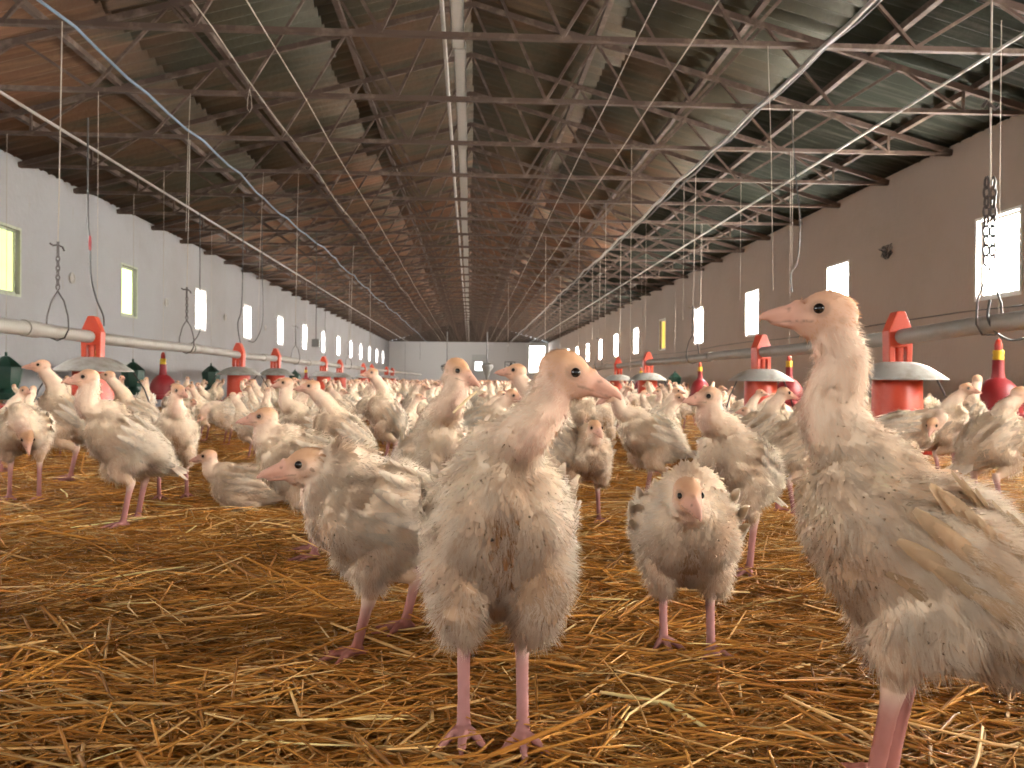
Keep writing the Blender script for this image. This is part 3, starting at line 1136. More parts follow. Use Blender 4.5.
    RK = np.array([r_[5] for r_ in regs])

    def look(pts):
        out = []
        for a in range(0, len(pts), 8000):
            q = pts[a:a + 8000]
            d = np.sqrt(((q[:, None, :] - RC[None]) ** 2).sum(2)) - RR[None]
            idx = d.argmin(1)
            w = np.exp(-(d - d.min(1, keepdims=True)) / .006)
            w /= w.sum(1, keepdims=True)
            out.append((w @ RCol, w @ RW, nrm(w @ RF), RK[idx]))
        return [np.concatenate(x) for x in zip(*out)]
    col, fwt, flow, kind = look(co)
    lump = snoise(co, 55, g['seed']) * .0050 + snoise(co, 140, g['seed'] + 9) * .0028
    co = co + nr * (lump * fwt)[:, None]
    rel = co - C0
    lu, lv, lw = rel @ fw, rel @ up, rel @ lat

    def paint(col, lu, lv, lw, pts, fwt, kind, amt=1.0):
        c = col.copy()
        n1_ = snoise(pts, 38, g['seed'] + 3)
        n2_ = snoise(pts, 120, g['seed'] + 4)
        # straw-stained belly and keel
        keel = np.clip((.022 - np.abs(lw)) / .014, 0, 1) * np.clip((-lv - .035) / .03, 0, 1) * np.clip((.11 - np.abs(lu - .02)) / .04, 0, 1)
        belly = np.clip((-lv - .02 + .015 * n1_) / .06, 0, 1) * .42
        d = np.clip(np.maximum(keel * .85, belly) * g['dirt'], 0, 1) * (kind != 4) * (kind != 2) * (kind != 3)
        c = c * (1 - d[:, None]) + DIRT * 1.2 * d[:, None]
        t = np.clip((n1_ + .25) * .9, 0, 1) * g['tan'] * np.clip(fwt, 0, 1)
        c = c * (1 - t[:, None]) + TAN * 1.2 * t[:, None]
        c *= (1 + .07 * n2_)[:, None]
        return c
    col = paint(col, lu, lv, lw, co, fwt, kind)
    hr = co - hc
    a_, b_, c_ = hr @ hf, hr @ hl, hr @ hu
    onh = (kind >= 1) & (kind <= 3)
    crown = np.clip((c_ - .004) / .014, 0, 1) * (kind == 2) * g['crown']
    col = col * (1 - .55 * crown[:, None]) + CROWN * .55 * crown[:, None]
    eye = np.clip(1 - (np.sqrt((a_ - .011) ** 2 + (c_ - .005) ** 2) - .0075) / .003, 0, 1) * (kind == 2)
    col = col * (1 - .3 * eye[:, None])
    ear = np.clip(1 - (np.sqrt((a_ + .012) ** 2 + (c_ + .006) ** 2) - .0035) / .0025, 0, 1) * (kind == 2)
    col = col * (1 - .16 * ear[:, None])
    mouth = np.clip(1 - np.abs(c_ + .0078 * h + .0006 + np.clip(a_ - .03, 0, 1) * .08) / .0016, 0, 1) * (a_ > .018) * onh
    col = col * (1 - .5 * mouth[:, None])
    nos = np.clip(1 - (np.sqrt((a_ - .040) ** 2 + (c_ - .0035) ** 2) - .0012) / .0015, 0, 1) * onh
    col = col * (1 - .5 * nos[:, None])
    # bare pink stripe down the throat
    dn = (kind == 1)
    front = np.clip((nr @ nrm(np.array((hf[0] * .3 + fw[0], hf[1] * .3 + fw[1], -.2))) - .62) / .3, 0, 1) * dn * .38
    col = col * (1 - front[:, None]) + SKIN * front[:, None]
    out = dict(co=co, faces=faces, col=np.clip(col, 0, 1), g=g, hc=hc, hf=hf, hl=hl, hu=hu, fw=fw, up=up, lat=lat, C0=C0)
    # ---- small feathers
    tri = []
    for q in faces:
        tri.append(q[:3])
        if len(q) == 4:
            tri.append((q[0], q[2], q[3]))
    tri = np.array(tri)
    ta = np.linalg.norm(np.cross(co[tri[:, 1]] - co[tri[:, 0]], co[tri[:, 2]] - co[tri[:, 0]]), axis=1)

    def scatter(n, wv):
        pr = ta * wv[tri].mean(1)
        pr = pr / pr.sum()
        ix = rs.choice(len(tri), n, p=pr)
        r1, r2 = np.sqrt(rs.random(n)), rs.random(n)
        b = np.stack([1 - r1, r1 * (1 - r2), r1 * r2], 1)
        T = tri[ix]

        def mixv(A):
            return (A[T] * b[:, :, None]).sum(1)
        return mixv(co), nrm(mixv(nr)), nrm(mixv(flow)), mixv(col), (fwt[T] * b).sum(1), kind[T[:, 0]]
    FV, FF, FN, FCc = [], [], [], []

    def feathers(n, L, Wd, lift, wv, colmul, curl=.25):
        p, nn, fl, cc, fw_, kd = scatter(n, wv)
        t = nrm(fl - nn * (fl * nn).sum(1, keepdims=True) + rs.normal(0, .22, (n, 3)))
        t = nrm(t - nn * (t * nn).sum(1, keepdims=True) * .9)
        s = nrm(np.cross(nn, t))
        Ls = L * rs.uniform(.6, 1.25, n) * (.55 + .45 * fw_)
        Ws = Wd * rs.uniform(.7, 1.2, n)
        lf = R(lift) * rs.uniform(.3, 1.6, n)
        cj = rs.uniform(.96, 1.05, n) * colmul
        whit = rs.uniform(.15, .45, n)
        o = sum(len(x) for x in FV)
        prof = ((0, .25), (.4, 1.0), (.78, .85), (1.0, .12))
        vv = np.zeros((n, 12, 3))
        for i, (u, w) in enumerate(prof):
            hgt = np.sin(lf) * u * Ls - curl * Ls * u * u * .5 * (1 if i < 3 else 1.3)
            base = p - nn * .003 + t * (Ls * u * np.cos(lf))[:, None] + nn * hgt[:, None]
            jit = rs.normal(0, .0007, (n, 3))
            vv[:, i * 3 + 0] = base - s * (Ws * w * .5)[:, None] - nn * (Ws * .12)[:, None] + jit
            vv[:, i * 3 + 1] = base + nn * (Ws * .06)[:, None]
            vv[:, i * 3 + 2] = base + s * (Ws * w * .5)[:, None] - nn * (Ws * .12)[:, None] - jit
        FV.append(vv.reshape(-1, 3))
        fb = []
        for i in range(3):
            for j in range(2):
                a = i * 3 + j
                fb.append((a + 3, a + 4, a + 1, a))
        fb = np.array(fb)
        FF.append((o + np.arange(n)[:, None, None] * 12 + fb[None]).reshape(-1, 4))
        FN.append(np.repeat(nrm(nn + t * .15), 12, axis=0))
        cc = cc * (1 - .35 * whit[:, None]) + WHITE * .35 * whit[:, None] * np.clip(cc.mean(1, keepdims=True) / .6, 0, 1)
        FCc.append(np.repeat(np.clip(cc * cj[:, None], 0, 1), 12, axis=0))
    bodyw = np.where(kind == 0, fwt, fwt * .8)
    wz = (np.abs(lw) > .045 * fat) & (lv > -.045) & (lv < .06) & (lu < .055) & (lu > -.13) & (kind == 0)
    bodyw = np.where(wz, bodyw * .08, bodyw)
    if g['nf']:
        feathers(int(g['nf'] * 1.9), .023, .0075, 13, bodyw, 1.0)
        feathers(int(g['nf'] * .8), .019, .0032, 34, bodyw, 1.03, .1)
    if g['fuzz']:
        n = int(g['fuzz'] * 4.2)
        wv = np.where(kind == 1, .55, np.where(kind == 2, .45 * g['headfuzz'], np.where(kind >= 3, 0, fwt)))
        low = np.clip((.16 - co[:, 2]) / .05, 0, 1) * (kind == 0) * .8
        wv = wv + low * .4 * (fwt > .02)
        p, nn, fl, cc, fw_, kd = scatter(n, wv)
        clump = np.stack([snoise(p, 170, 70 + q_) for q_ in range(3)], 1)
        t = nrm(fl * 1.0 + nn * .62 + clump * .45 + rs.normal(0, .22, (n, 3)))
        s = nrm(np.cross(t, rs.normal(0, 1, (n, 3))))
        flip = (np.cross(s, t) * nn).sum(1) < 0
        s[flip] *= -1
        Ls = np.where(kd == 0, .018, np.where(kd == 1, .0085, .0042)) * rs.uniform(.5, 1.5, n)
        w = np.where(kd == 0, .00065, .0005) * (g['voxel'] / .0034)
        q = p - nn * .001
        vv = np.stack([q - s * w[:, None], q + s * w[:, None], p + t * Ls[:, None]], 1).reshape(-1, 3)
        o = sum(len(x) for x in FV)
        ft = (o + np.arange(n)[:, None] * 3 + np.arange(3)[None])
        out['ftri'] = ft
        FV.append(vv)
        FN.append(np.repeat(nn, 3, axis=0))
        lc = cc * .48 + np.where((kd == 2)[:, None], CROWN * 1.15, WHITE) * .52
        FCc.append(np.repeat(np.clip(lc, 0, 1), 3, axis=0))
    else:
        out['ftri'] = np.zeros((0, 3), int)
    if FV:
        out['fv'] = np.concatenate(FV)
        out['ff'] = np.concatenate(FF) if FF else np.zeros((0, 4), int)
        out['fn'] = np.concatenate(FN)
        out['fc'] = np.concatenate(FCc)

    # ---- wing quills and tail
    def quills(specs):
        qv, qf, qc, qn = [], [], [], []
        for (root, d, out_n, L, wd, c, bend) in specs:
            d, out_n = nrm(d), nrm(out_n)
            s = nrm(np.cross(out_n, d))
            o = len(qv)
            for i, (u, w) in enumerate(((0, .3), (.2, .75), (.45, 1), (.7, 1.0), (.88, .75), (1, .15))):
                b = root + d * L * u - out_n * bend * L * u * u
                qv += [b - s * wd * .5 * w - out_n * wd * .10, b + out_n * wd * .05, b + s * wd * .5 * w - out_n * wd * .10]
                k_ = 1.0 if u < .75 else .93
                e = rs.uniform(.93, 1.05)
                qc += [c * k_ * .92, c * 1.04 * e, c * k_ * 1.0]
                qn += [out_n - s * .2, out_n, out_n + s * .2]
            for i in range(5):
                for j in range(2):
                    a = o + i * 3 + j
                    qf.append((a + 3, a + 4, a + 1, a))
        return np.array(qv), qf, np.clip(np.array(qc), 0, 1), nrm(np.array(qn))
    out['wing'] = []
    L_ = g['long']
    for s in (1, -1):
        sp = []
        wt = g['wingtan']
        base = WHITE * (1 - wt) + np.array((.74, .52, .30)) * wt
        for row, (phi, n, u0, u1, L, wd, off) in enumerate(((-34, 13, .045, -.065, .108, .019, .010), (-10, 14, .060, -.055, .078, .018, .013), (12, 14, .065, -.050, .056, .017, .014), (34, 12, .065, -.045, .046, .016, .013), (58, 10, .05, -.05, .042, .015, .008))):
            for i in range(n):
                f = i / (n - 1)
                u = (u0 + (u1 - u0) * f) * L_
                k_ = max(.35, 1 - max(0, (-u - .02) / .14) ** 1.3)
                ph = R(phi)
                r_s, r_u = .090 * fat * k_, .080 * fat * k_
                root = B(u + rs.normal(0, .003), sin(ph) * (r_u + .008) + .004 - g['wdrop'] * f * .02, s * (cos(ph) * r_s + off + .003))
                on = nrm(lat * s * cos(ph) + up * sin(ph))
                d = -fw + up * (.16 if phi < 0 else -.02 if phi < 30 else -.12) * (1 - .3 * f) - lat * s * (.20 + .25 * f) + rs.normal(0, .06, 3)
                c = base * rs.uniform(.80, 1.10) * (1 - .12 * wt * (row < 2))
                sp.append((root, d, on, L * rs.uniform(.85, 1.1) * L_, wd, c, .12))
        sp.reverse()
        out['wing'].append(quills(sp))
    sp = []
    for i in range(13):
        f = (i - 6) / 6
        sp.append((B(-.115 * L_, .010 - abs(f) * .008, f * .022), -fw + lat * f * .42 + up * (.10 - .25 * abs(f) + rs.normal(0, .05)), up + lat * f * .6, .070 * rs.uniform(.8, 1.1), .026, (WHITE * .7 + TAN * .5 * .6) * rs.uniform(.9, 1.05), .05))
    out['tail'] = quills(sp)
    return out


def data_mesh(name, vs, fs, cols, m, smooth=True, normals=None, tris=None):
    me = bpy.data.meshes.new(name)
    F_ = [tuple(int(i) for i in f) for f in fs]
    if tris is not None and len(tris):
        F_ += [tuple(int(i) for i in f) for f in tris]
    me.from_pydata([tuple(v) for v in vs], [], F_)
    at = me.color_attributes.new('Col', 'FLOAT_COLOR', 'POINT')
    a = np.ones((len(vs), 4), np.float32)
    a[:, :3] = cols
    at.data.foreach_set('color', a.ravel())
    me.materials.append(m)
    if smooth:
        me.shade_smooth()
    if normals is not None:
        me.normals_split_custom_set_from_vertices([tuple(x) for x in normals])
    return me


def bird_meshes(d):
    g = d['g']
    M = {}
    M['body'] = data_mesh('turkey', d['co'], d['faces'], d['col'], M_BIRD)
    if 'fv' in d:
        M['plumage'] = data_mesh('plumage', d['fv'], d['ff'], d['fc'], M_FEATH, normals=d['fn'], tris=d['ftri'])
    M['wing'] = [data_mesh('wing_feathers', v, f, c, M_FEATH, normals=n) for (v, f, c, n) in d['wing']]
    v, f, c, n = d['tail']
    M['tail'] = data_mesh('tail_feathers', v, f, c, M_FEATH, normals=n)
    M['eye'] = []
    for s in (1, -1):
        e = MB()
        h = g['hs']
        c = d['hc'] + d['hf'] * .0125 * h + d['hl'] * s * .0178 * h + d['hu'] * .005 * h
        vs, fs = ellipsoid(c, (d['hf'], d['hl'], d['hu']), (.0056 * h, .0042 * h, .0054 * h))
        e.add(vs, fs)
        M['eye'].append(e.mesh('eye', M_EYE, True, 180))
    return M


def spawn(M, loc, heading, scale=1.0, tilt=0.0):
    o = link('turkey', M['body'])
    o.location = loc
    o.rotation_euler = (0, 0, heading)
    o.scale = (scale,) * 3
    if 'plumage' in M:
        link('plumage', M['plumage'], o)
    for w_ in M['wing']:
        link('wing_feathers', w_, o)
    link('tail_feathers', M['tail'], o)
    for e in M['eye']:
        link('eye', e, o)
    return o


def far_mesh(p, name='turkey'):
    """one light mesh with everything for birds too small to show their parts"""
    d = bird_data(dict(voxel=.0075, nf=260, fuzz=900, **p))
    vs, fs, cs, ns = [d['co']], [tuple(f) for f in d['faces']], [d['col']], []
    o = len(d['co'])
    vs.append(d['fv'])
    cs.append(d['fc'])
    fs += [tuple(int(i) + o for i in f) for f in d['ff']] + [tuple(int(i) + o for i in f) for f in d['ftri']]
    o += len(d['fv'])
    for (v, f, c, n) in d['wing'] + [d['tail']]:
        vs.append(v)
        cs.append(c)
        fs += [tuple(i + o for i in q) for q in f]
        o += len(v)
    for s in (1, -1):
        c = d['hc'] + d['hf'] * .0125 + d['hl'] * s * .0185 + d['hu'] * .005
        ev, ef = ellipsoid(c, (d['hf'], d['hl'], d['hu']), (.0052, .0042, .0050))
        vs.append(np.array(ev))
        cs.append(np.tile(np.array((.01, .008, .006)), (len(ev), 1)))
        fs += [tuple(i + o for i in q) for q in ef]
        o += len(ev)
    return data_mesh(name, np.concatenate(vs), fs, np.concatenate(cs), M_BIRD)


# --- the birds one can tell apart: (feet px, feet py, heading deg, scale, pose, label)
UP = dict(pitch=42)
HERO = [
    # the tall bird in the middle
    (497, 738, -88, 1.0, dict(pitch=54, bz=0.252, head=(.070, .070, .440), hyaw=72, hpitch=-17, nmid=[(.072, .020, .368), (.066, .048, .402)], legs=((.012, .030), (-.010, -.040)), hock=.118,
                             nf=4200, fuzz=15000, seed=11, voxel=.0030, tan=.22, fat=0.88, toe=-4, neckw=0.98, dirt=1.3, legcol=LEG * .5 + LEGP * .5),
     'tall white turkey poult in the middle, breast to the camera, head turned right'),
    # the big bird at the right edge
    (935, 806, 166, 1.02, dict(pitch=37, bz=0.248, head=(.108, .0, .492), hyaw=8, hpitch=4, nmid=[(.100, 0, .385), (.092, 0, .440)], legs=((.068, .024), (.036, -.035)), hock=.125, neckw=0.95,
                              nf=4200, fuzz=15000, seed=12, voxel=.0030, tan=0.6, wingtan=0.9, long=1.2, fat=0.9, crown=.5, legcol=np.array((.45, .17, .13)), dirt=.7),
     'big turkey poult at the right edge seen from its side, head raised high'),
    # the fluffy one left of the middle
    (381, 643, 207, .98, dict(legcol=np.array((.36, .14, .11)), pitch=24, bz=0.224, head=(.126, -.004, .302), hs=1.14, hyaw=-8, hpitch=-6, nmid=[(.100, 0, .250), (.108, 0, .275)], legs=((.06, .045), (-.06, -.045)), hock=.088,
                             nf=3600, fuzz=12000, seed=13, voxel=.0030, tan=.25, wingtan=.3, fat=1.0, long=.92, crown=1.0),
     'fluffy hunched turkey poult with low head, just left of the tall middle one'),
    # facing camera, head low
    (685, 650, -100, .90, dict(pitch=30, bz=.218, head=(.155, -.012, .300), hyaw=14, hpitch=-22, nmid=[(.125, -.004, .268), (.140, -.010, .290)], legs=((.012, .044), (-.028, -.036)), hock=.108,
                              nf=3400, fuzz=11000, seed=14, voxel=.0030, tan=.2, wingtan=.25, fat=0.98, long=.9, neckw=.8, crown=.9, toe=10, legcol=LEG * .4 + LEGP * .6),
     'white turkey poult stepping toward the camera with its head held low'),
    (433, 572, -68, 1.0, dict(pitch=50, bz=.245, head=(.100, .018, .452), hyaw=30, hpitch=-24, nmid=[(.105, 0, .38), (.108, .012, .42)], nf=2400, fuzz=7000, seed=15, tan=.2, wingtan=.25, fat=0.82, crown=1.15, legs=((.0, .045), (-.02, -.045))),
     'upright turkey poult behind the tall one with a straw stalk in its beak'),
    (738, 572, 222, .98, dict(pitch=34, bz=.25, head=(.135, -.0, .405), hyaw=-22, hpitch=-2, nmid=[(.122, 0, .36), (.128, 0, .395)], nf=2400, fuzz=7000, seed=16, tan=.2, wingtan=.2, fat=0.8, crown=.7, legs=((.0, .028), (-.01, -.028))),
     'turkey poult right behind the low-headed one, facing left with pale bare head'),
    (312, 556, 195, .98, dict(pitch=20, bz=.228, head=(.115, .0, .345), hyaw=0, hpitch=-4, nmid=[(.108, 0, .285), (.112, 0, .315)], nf=2400, fuzz=6500, seed=17, tan=.3, wingtan=.3, fat=0.88, crown=1),
     'creamy turkey poult standing right behind the fluffy hunched one'),
    (130, 524, 215, 1.0, dict(pitch=34, bz=.242, head=(.115, .0, .430), hyaw=-4, hpitch=-6, nmid=[(.112, 0, .345), (.112, 0, .390)], nf=2600, fuzz=7500, seed=18, tan=.15, wingtan=.2, fat=0.86, long=1.05, crown=.35, legs=((.03, .045), (-.03, -.045))),
     'clean white turkey poult striding left in front of the big left feeder'),
    (24, 500, -70, .98, dict(pitch=12, bz=.255, head=(.150, .03, .235), hyaw=22, hpitch=-62, nmid=[(.125, .0, .285), (.148, .015, .268)], nf=1800, fuzz=4500, seed=19, tan=.2, wingtan=.2, fat=0.88, legs=((.03, .05), (-.03, -.05)), hock=.14),
     'turkey poult at the left edge bending its head down'),
    (70, 480, 205, 1.05, dict(pitch=40, bz=.25, head=(.10, .0, .455), hyaw=4, hpitch=0, nf=1800, fuzz=4500, seed=20, tan=.15, wingtan=.2, crown=.3),
     'alert turkey poult with raised head between left edge bird and striding one'),
    (173, 498, -66, .92, dict(pitch=36, bz=.245, head=(.115, .01, .42), hyaw=26, hpitch=-14, nmid=[(.11, 0, .36), (.112, 0, .39)], nf=1800, fuzz=4500, seed=21, tan=.25, wingtan=.3, crown=.9),
     'turkey poult facing the camera just behind the striding white one'),
    (248, 508, 178, .92, dict(sit=True, pitch=8, bz=.082, head=(.145, .0, .185), hyaw=6, hpitch=-8, nmid=[(.122, 0, .125), (.138, 0, .152)], nf=1800, fuzz=4500, seed=22, tan=.35, wingtan=.45),
     'turkey poult lying down on the straw facing left'),
    (585, 522, -84, .88, dict(pitch=28, bz=.235, head=(.125, .0, .335), hyaw=8, hpitch=-20, nmid=[(.115, 0, .29), (.122, 0, .315)], nf=1800, fuzz=4500, seed=23, tan=.45, wingtan=.5, fat=0.9, crown=1.1, neckw=.85),
     'small buff turkey poult facing the camera beside the tall one, on its right'),
    (652, 505, 196, .98, dict(pitch=24, bz=.245, head=(.165, .0, .395), hyaw=0, hpitch=-28, nmid=[(.125, 0, .335), (.140, 0, .375)], nf=1600, fuzz=4000, seed=24, tan=.1, wingtan=.15, neckw=.85),
     'white turkey poult with bowed head behind the small buff one'),
    (388, 466, 205, 1.0, dict(pitch=55, bz=.25, head=(.085, .0, .462), hyaw=10, hpitch=-4, nf=1600, fuzz=4000, seed=25, tan=.15, wingtan=.2),
     'upright turkey poult with long raised neck beyond the creamy one'),
    (345, 500, 200, .96, dict(pitch=38, bz=.24, head=(.125, .0, .42), hyaw=0, hpitch=-2, nf=1600, fuzz=4000, seed=26, tan=.2, wingtan=.3),
     'turkey poult facing left, directly behind the fluffy hunched one'),
    (313, 480, 198, .96, dict(pitch=24, bz=.24, head=(.12, .0, .43), hyaw=0, hpitch=-8, nmid=[(.115, 0, .345), (.118, 0, .39)], nf=1600, fuzz=4000, seed=27, tan=.2, wingtan=.3),
     'turkey poult with neck stretched left, second behind the fluffy hunched one'),
    (786, 514, 12, .90, dict(pitch=30, bz=.25, head=(.120, .0, .385), hyaw=-6, hpitch=-14, nf=1600, fuzz=4000, seed=28, tan=.3, wingtan=.6),
     'turkey poult facing right under the beak of the big right-hand bird'),
    (758, 494, 10, .95, dict(pitch=34, bz=.25, head=(.115, .0, .41), hyaw=-6, hpitch=-14, nf=1600, fuzz=4000, seed=29, tan=.2, wingtan=.3),
     'turkey poult facing right, its head showing over the pale bare-headed one'),
    (902, 490, -20, .95, dict(pitch=10, bz=.26, head=(.10, -.075, .285), hyaw=-115, hpitch=-40, nmid=[(.125, -.02, .315), (.135, -.055, .315)], nf=1600, fuzz=4000, seed=30, tan=.15, wingtan=.2),
     'turkey poult preening in front of the biggest right feeder'),
    (990, 512, 8, .98, dict(pitch=36, bz=.25, head=(.115, .0, .405), hyaw=-6, hpitch=-10, nf=1800, fuzz=4500, seed=31, tan=.3, wingtan=.5),
     'turkey poult at the right edge facing right, below the crimson bell drinker'),
    (940, 480, -30, .95, dict(pitch=45, bz=.25, head=(.105, .0, .43), hyaw=-20, hpitch=-10, nf=1500, fuzz=3500, seed=32, tan=.2, wingtan=.3),
     'upright turkey poult between the biggest right feeder and the crimson bell'),
    (965, 474, 30, 1.0, dict(pitch=44, bz=.25, head=(.105, .0, .45), hyaw=12, hpitch=-2, nf=1500, fuzz=3500, seed=33, tan=.2, wingtan=.3),
     'upright turkey poult right under the crimson bell drinker at the right edge'),
    (138, 462, 200, .98, dict(pitch=30, bz=.25, head=(.14, .0, .45), hyaw=0, hpitch=0, nf=1500, fuzz=3500, seed=34, tan=.2, wingtan=.35),
     'turkey poult beside the big left feeder, behind the striding white one'),
    (575, 470, -60, 1.0, dict(pitch=46, bz=.25, head=(.11, .0, .44), hyaw=10, hpitch=-4, nf=1500, fuzz=3500, seed=35, tan=.1, wingtan=.2),
     'white turkey poult showing between the tall middle one and the small buff one'),
    (552, 522, 188, 1.0, dict(pitch=40, bz=.25, head=(.115, .0, .458), hyaw=0, hpitch=2, nf=1200, fuzz=3500, seed=36, tan=.1, wingtan=.2),
     'turkey poult hidden behind the tall middle one, head showing left of its neck'),
    (482, 484, -30, 1.0, dict(pitch=18, bz=.245, head=(.14, .0, .37), hyaw=0, hpitch=-20, nf=1500, fuzz=3500, seed=37, tan=.05, wingtan=.05),
     'white turkey poult whose fluffy back shows left of the tall middle one'),
]
USED = [(atY(510, 367, 46).x, 46, .5)]
BIRDS = []
for (px, py, hd, sc, pose, lab) in HERO:
    M_ = bird_meshes(bird_data(pose))
    v = ground(px, py, 0.018)
    o = spawn(M_, v, R(hd), sc)
    tag(o, lab, 'turkey')
    USED.append((v.x, v.y, .19 if v.y > 2 else .26))
    BIRDS.append(o)

# stalk held in the beak
b = BIRDS[4]
bpy.context.view_layer.update()
hp_ = b.matrix_world @ Vector(HERO[4][4]['head'])
q1, q2 = atY(453, 413, hp_.y - .085), atY(477, 391, hp_.y - .075)
st = MB().tube([q1, (q1 + q2) / 2 + Vector((0, 0, .002)), q2], [.0028, .003, .0022], 6).build('straw_stalk', mat('pale_stalk', (.85, .66, .38), .5))
tag(st, 'pale straw stalk held slantwise in a turkey poult\'s beak', 'straw')

# --- the flock
POSES = [dict(pitch=38, head=(.115, 0, .45), seed=51, tan=.15), dict(pitch=46, head=(.10, .01, .455), hyaw=35, seed=52, tan=.1, wingtan=.2),
         dict(pitch=26, head=(.15, 0, .40), hpitch=-14, seed=53, tan=.25, wingtan=.5), dict(pitch=30, head=(.13, -.01, .43), hyaw=-40, seed=54, tan=.1, wingtan=.3),
         dict(pitch=50, head=(.09, 0, .46), hpitch=2, seed=55, tan=.05, wingtan=.1), dict(pitch=14, bz=.25, head=(.19, .0, .22), hpitch=-50, nmid=[(.14, 0, .29), (.17, 0, .26)], seed=56, tan=.2),
         dict(pitch=20, head=(.14, 0, .35), hpitch=-8, seed=57, tan=.3, wingtan=.6), dict(sit=True, pitch=8, bz=.085, head=(.14, 0, .19), nmid=[(.12, 0, .13), (.135, 0, .155)], seed=58, tan=.3),
         dict(pitch=42, head=(.11, -.01, .44), hyaw=-70, seed=59, tan=.1, wingtan=.25)]
FAR = [far_mesh(p) for p in POSES]
rf = random.Random(21)


def free(x, y, r):
    for (a, b, c) in USED:
        if (x - a) ** 2 + (y - b) ** 2 < (r + c) ** 2:
            return False
    for (a, b, c) in FEED:
        if (x - a) ** 2 + (y - b) ** 2 < (c + .02 + r * .5) ** 2:
            return False
    return True


spots = []
tries = 0
while len(spots) < 300 - len(HERO) and tries < 60000:
    tries += 1
    # nearer rows first, so the individuals are the ones that show largest
    lim = 4.0 + 12.0 * min(1, len(spots) / 262.0)
    y = rf.uniform(3.6, lim + .8)
    x = rf.uniform(XL + .35, XR - .35)
    px = 470 + x / y * F
    if not (-25 < px < 1050):
        continue
    if y < 4.6 and 150 < px < 1000 and rf.random() < .5 or (y < 5.6 and px < 150 and rf.random() < .6):
        continue
    if free(x, y, .155 if y < 8 else .14):
        spots.append((x, y))
        USED.append((x, y, .155 if y < 8 else .14))
maxy = max(y for x, y in spots)
FN_ = ['facing left', 'facing right', 'facing the camera', 'facing away']
PN = ['head up', 'upright, head turned', 'neck stretched forward', 'head turned aside', 'standing very upright', 'pecking at the straw', 'hunched', 'lying on the straw', 'upright, head turned']
land = [(c.location.x, c.location.y, c['label']) for c in COL.objects if c.get('category') in ('feeder', 'drinker') and 0 < c.location.y < 14]
LM = {}
for c in COL.objects:
    if c.get('category') in ('feeder',) and c.location.y < 14:
        l = c['label']
        sd = 'left' if 'left' in l else 'right'
        k_ = 'biggest' if 'largest' in l else 'second' if 'second' in l else 'third' if 'third' in l else 'fourth'
        LM[(c.location.x, c.location.y)] = '%s %s feeder' % (k_, sd)
spots.sort(key=lambda q: q[1])
for i, (x, y) in enumerate(spots):
    k = rf.choice((0, 0, 1, 1, 2, 3, 4, 4, 6, 8, 8, 2, 5, 7))
    if y > 9 and k in (5, 7):
        k = 4
    h = rf.uniform(-pi, pi)
    o = link('turkey', FAR[k], None, (x, y, .010))
    o.rotation_euler = (0, 0, h)
    s = rf.uniform(.80, .95) if y > 5.5 else rf.uniform(.74, .90)
    o.scale = (s, s, s)
    deg = math.degrees(h) % 360
    fc = FN_[1] if deg < 45 or deg > 315 else FN_[3] if deg < 135 else FN_[0] if deg < 225 else FN_[2]
    (lx, ly), ln = min(LM.items(), key=lambda kv: (kv[0][0] - x) ** 2 + (kv[0][1] - y) ** 2)
    dist = math.hypot(lx - x, ly - y)
    if y > 14.3:
        lab = 'small distant turkey poult in the crowd, %s, %s' % (fc, PN[k])
    elif dist < .95:
        lab = 'turkey poult %s, %s, beside the %s' % (fc, PN[k], ln)
    elif abs(x) < 1.4:
        lab = 'turkey poult %s, %s, mid-hall by the %s' % (fc, PN[k], ln)
    elif abs(x) > 3.2:
        lab = 'turkey poult %s, %s, wallward of the %s' % (fc, PN[k], ln)
    else:
        lab = 'turkey poult %s, %s, %s the %s' % (fc, PN[k], 'before' if y < ly else 'beyond', ln)
    tag(o, lab, 'turkey')
by = {}
for o in COL.objects:
    if o.get('category') == 'turkey':
        by.setdefault(o['label'], []).append(o)
for l, v in by.items():
    if len(v) > 1:
        for o in v:
            o['group'] = 'flock: ' + l.replace('turkey poult', 'turkey poults')

# the rest of the flock, far down the hall: one object
vs, fs, cs = [], [], []
off = 0
lowp = []
for p in POSES[:5] + [POSES[8]]:
    d = bird_data(dict(p, voxel=.016, nf=0, fuzz=0))
    lowp.append((d['co'], np.array([q if len(q) == 4 else (*q, q[-1]) for q in d['faces']]), d['col']))
cand = []
y = maxy - .3
while y < Y1 - .6:
    gap = .36 if y < 26 else .42
    x = XL + .3
    while x < XR - .3:
        xx, y2 = x + rf.uniform(-.1, .1), y + rf.uniform(-.12, .12)
        if rf.random() < .93 and free(xx, y2, .12):
            cand.append((xx, y2))
        x += gap
    y += gap * 1.1
for (x, y) in cand:
    co_, fa, cl = lowp[rf.randrange(len(lowp))]
    a = rf.uniform(-pi, pi)
    s = rf.uniform(.80, .96)
    rot = np.array(((cos(a), sin(a), 0), (-sin(a), cos(a), 0), (0, 0, 1)))
    vs.append(co_ @ rot * s + np.array((x, y, .01)))
    fs.append(fa + off)
    cs.append(np.clip(cl * rf.uniform(.9, 1.05), 0, 1))
    off += len(co_)
V_ = np.concatenate(vs)
Fa = np.concatenate(fs)
me = bpy.data.meshes.new('turkey_flock')
me.vertices.add(len(V_))
me.vertices.foreach_set('co', V_.astype(np.float32).ravel())
me.loops.add(len(Fa) * 4)
me.loops.foreach_set('vertex_index', Fa.astype(np.int32).ravel())
me.polygons.add(len(Fa))
me.polygons.foreach_set('loop_start', np.arange(0, len(Fa) * 4, 4, dtype=np.int32))
me.polygons.foreach_set('loop_total', np.full(len(Fa), 4, dtype=np.int32))
me.update(calc_edges=True)
me.validate()
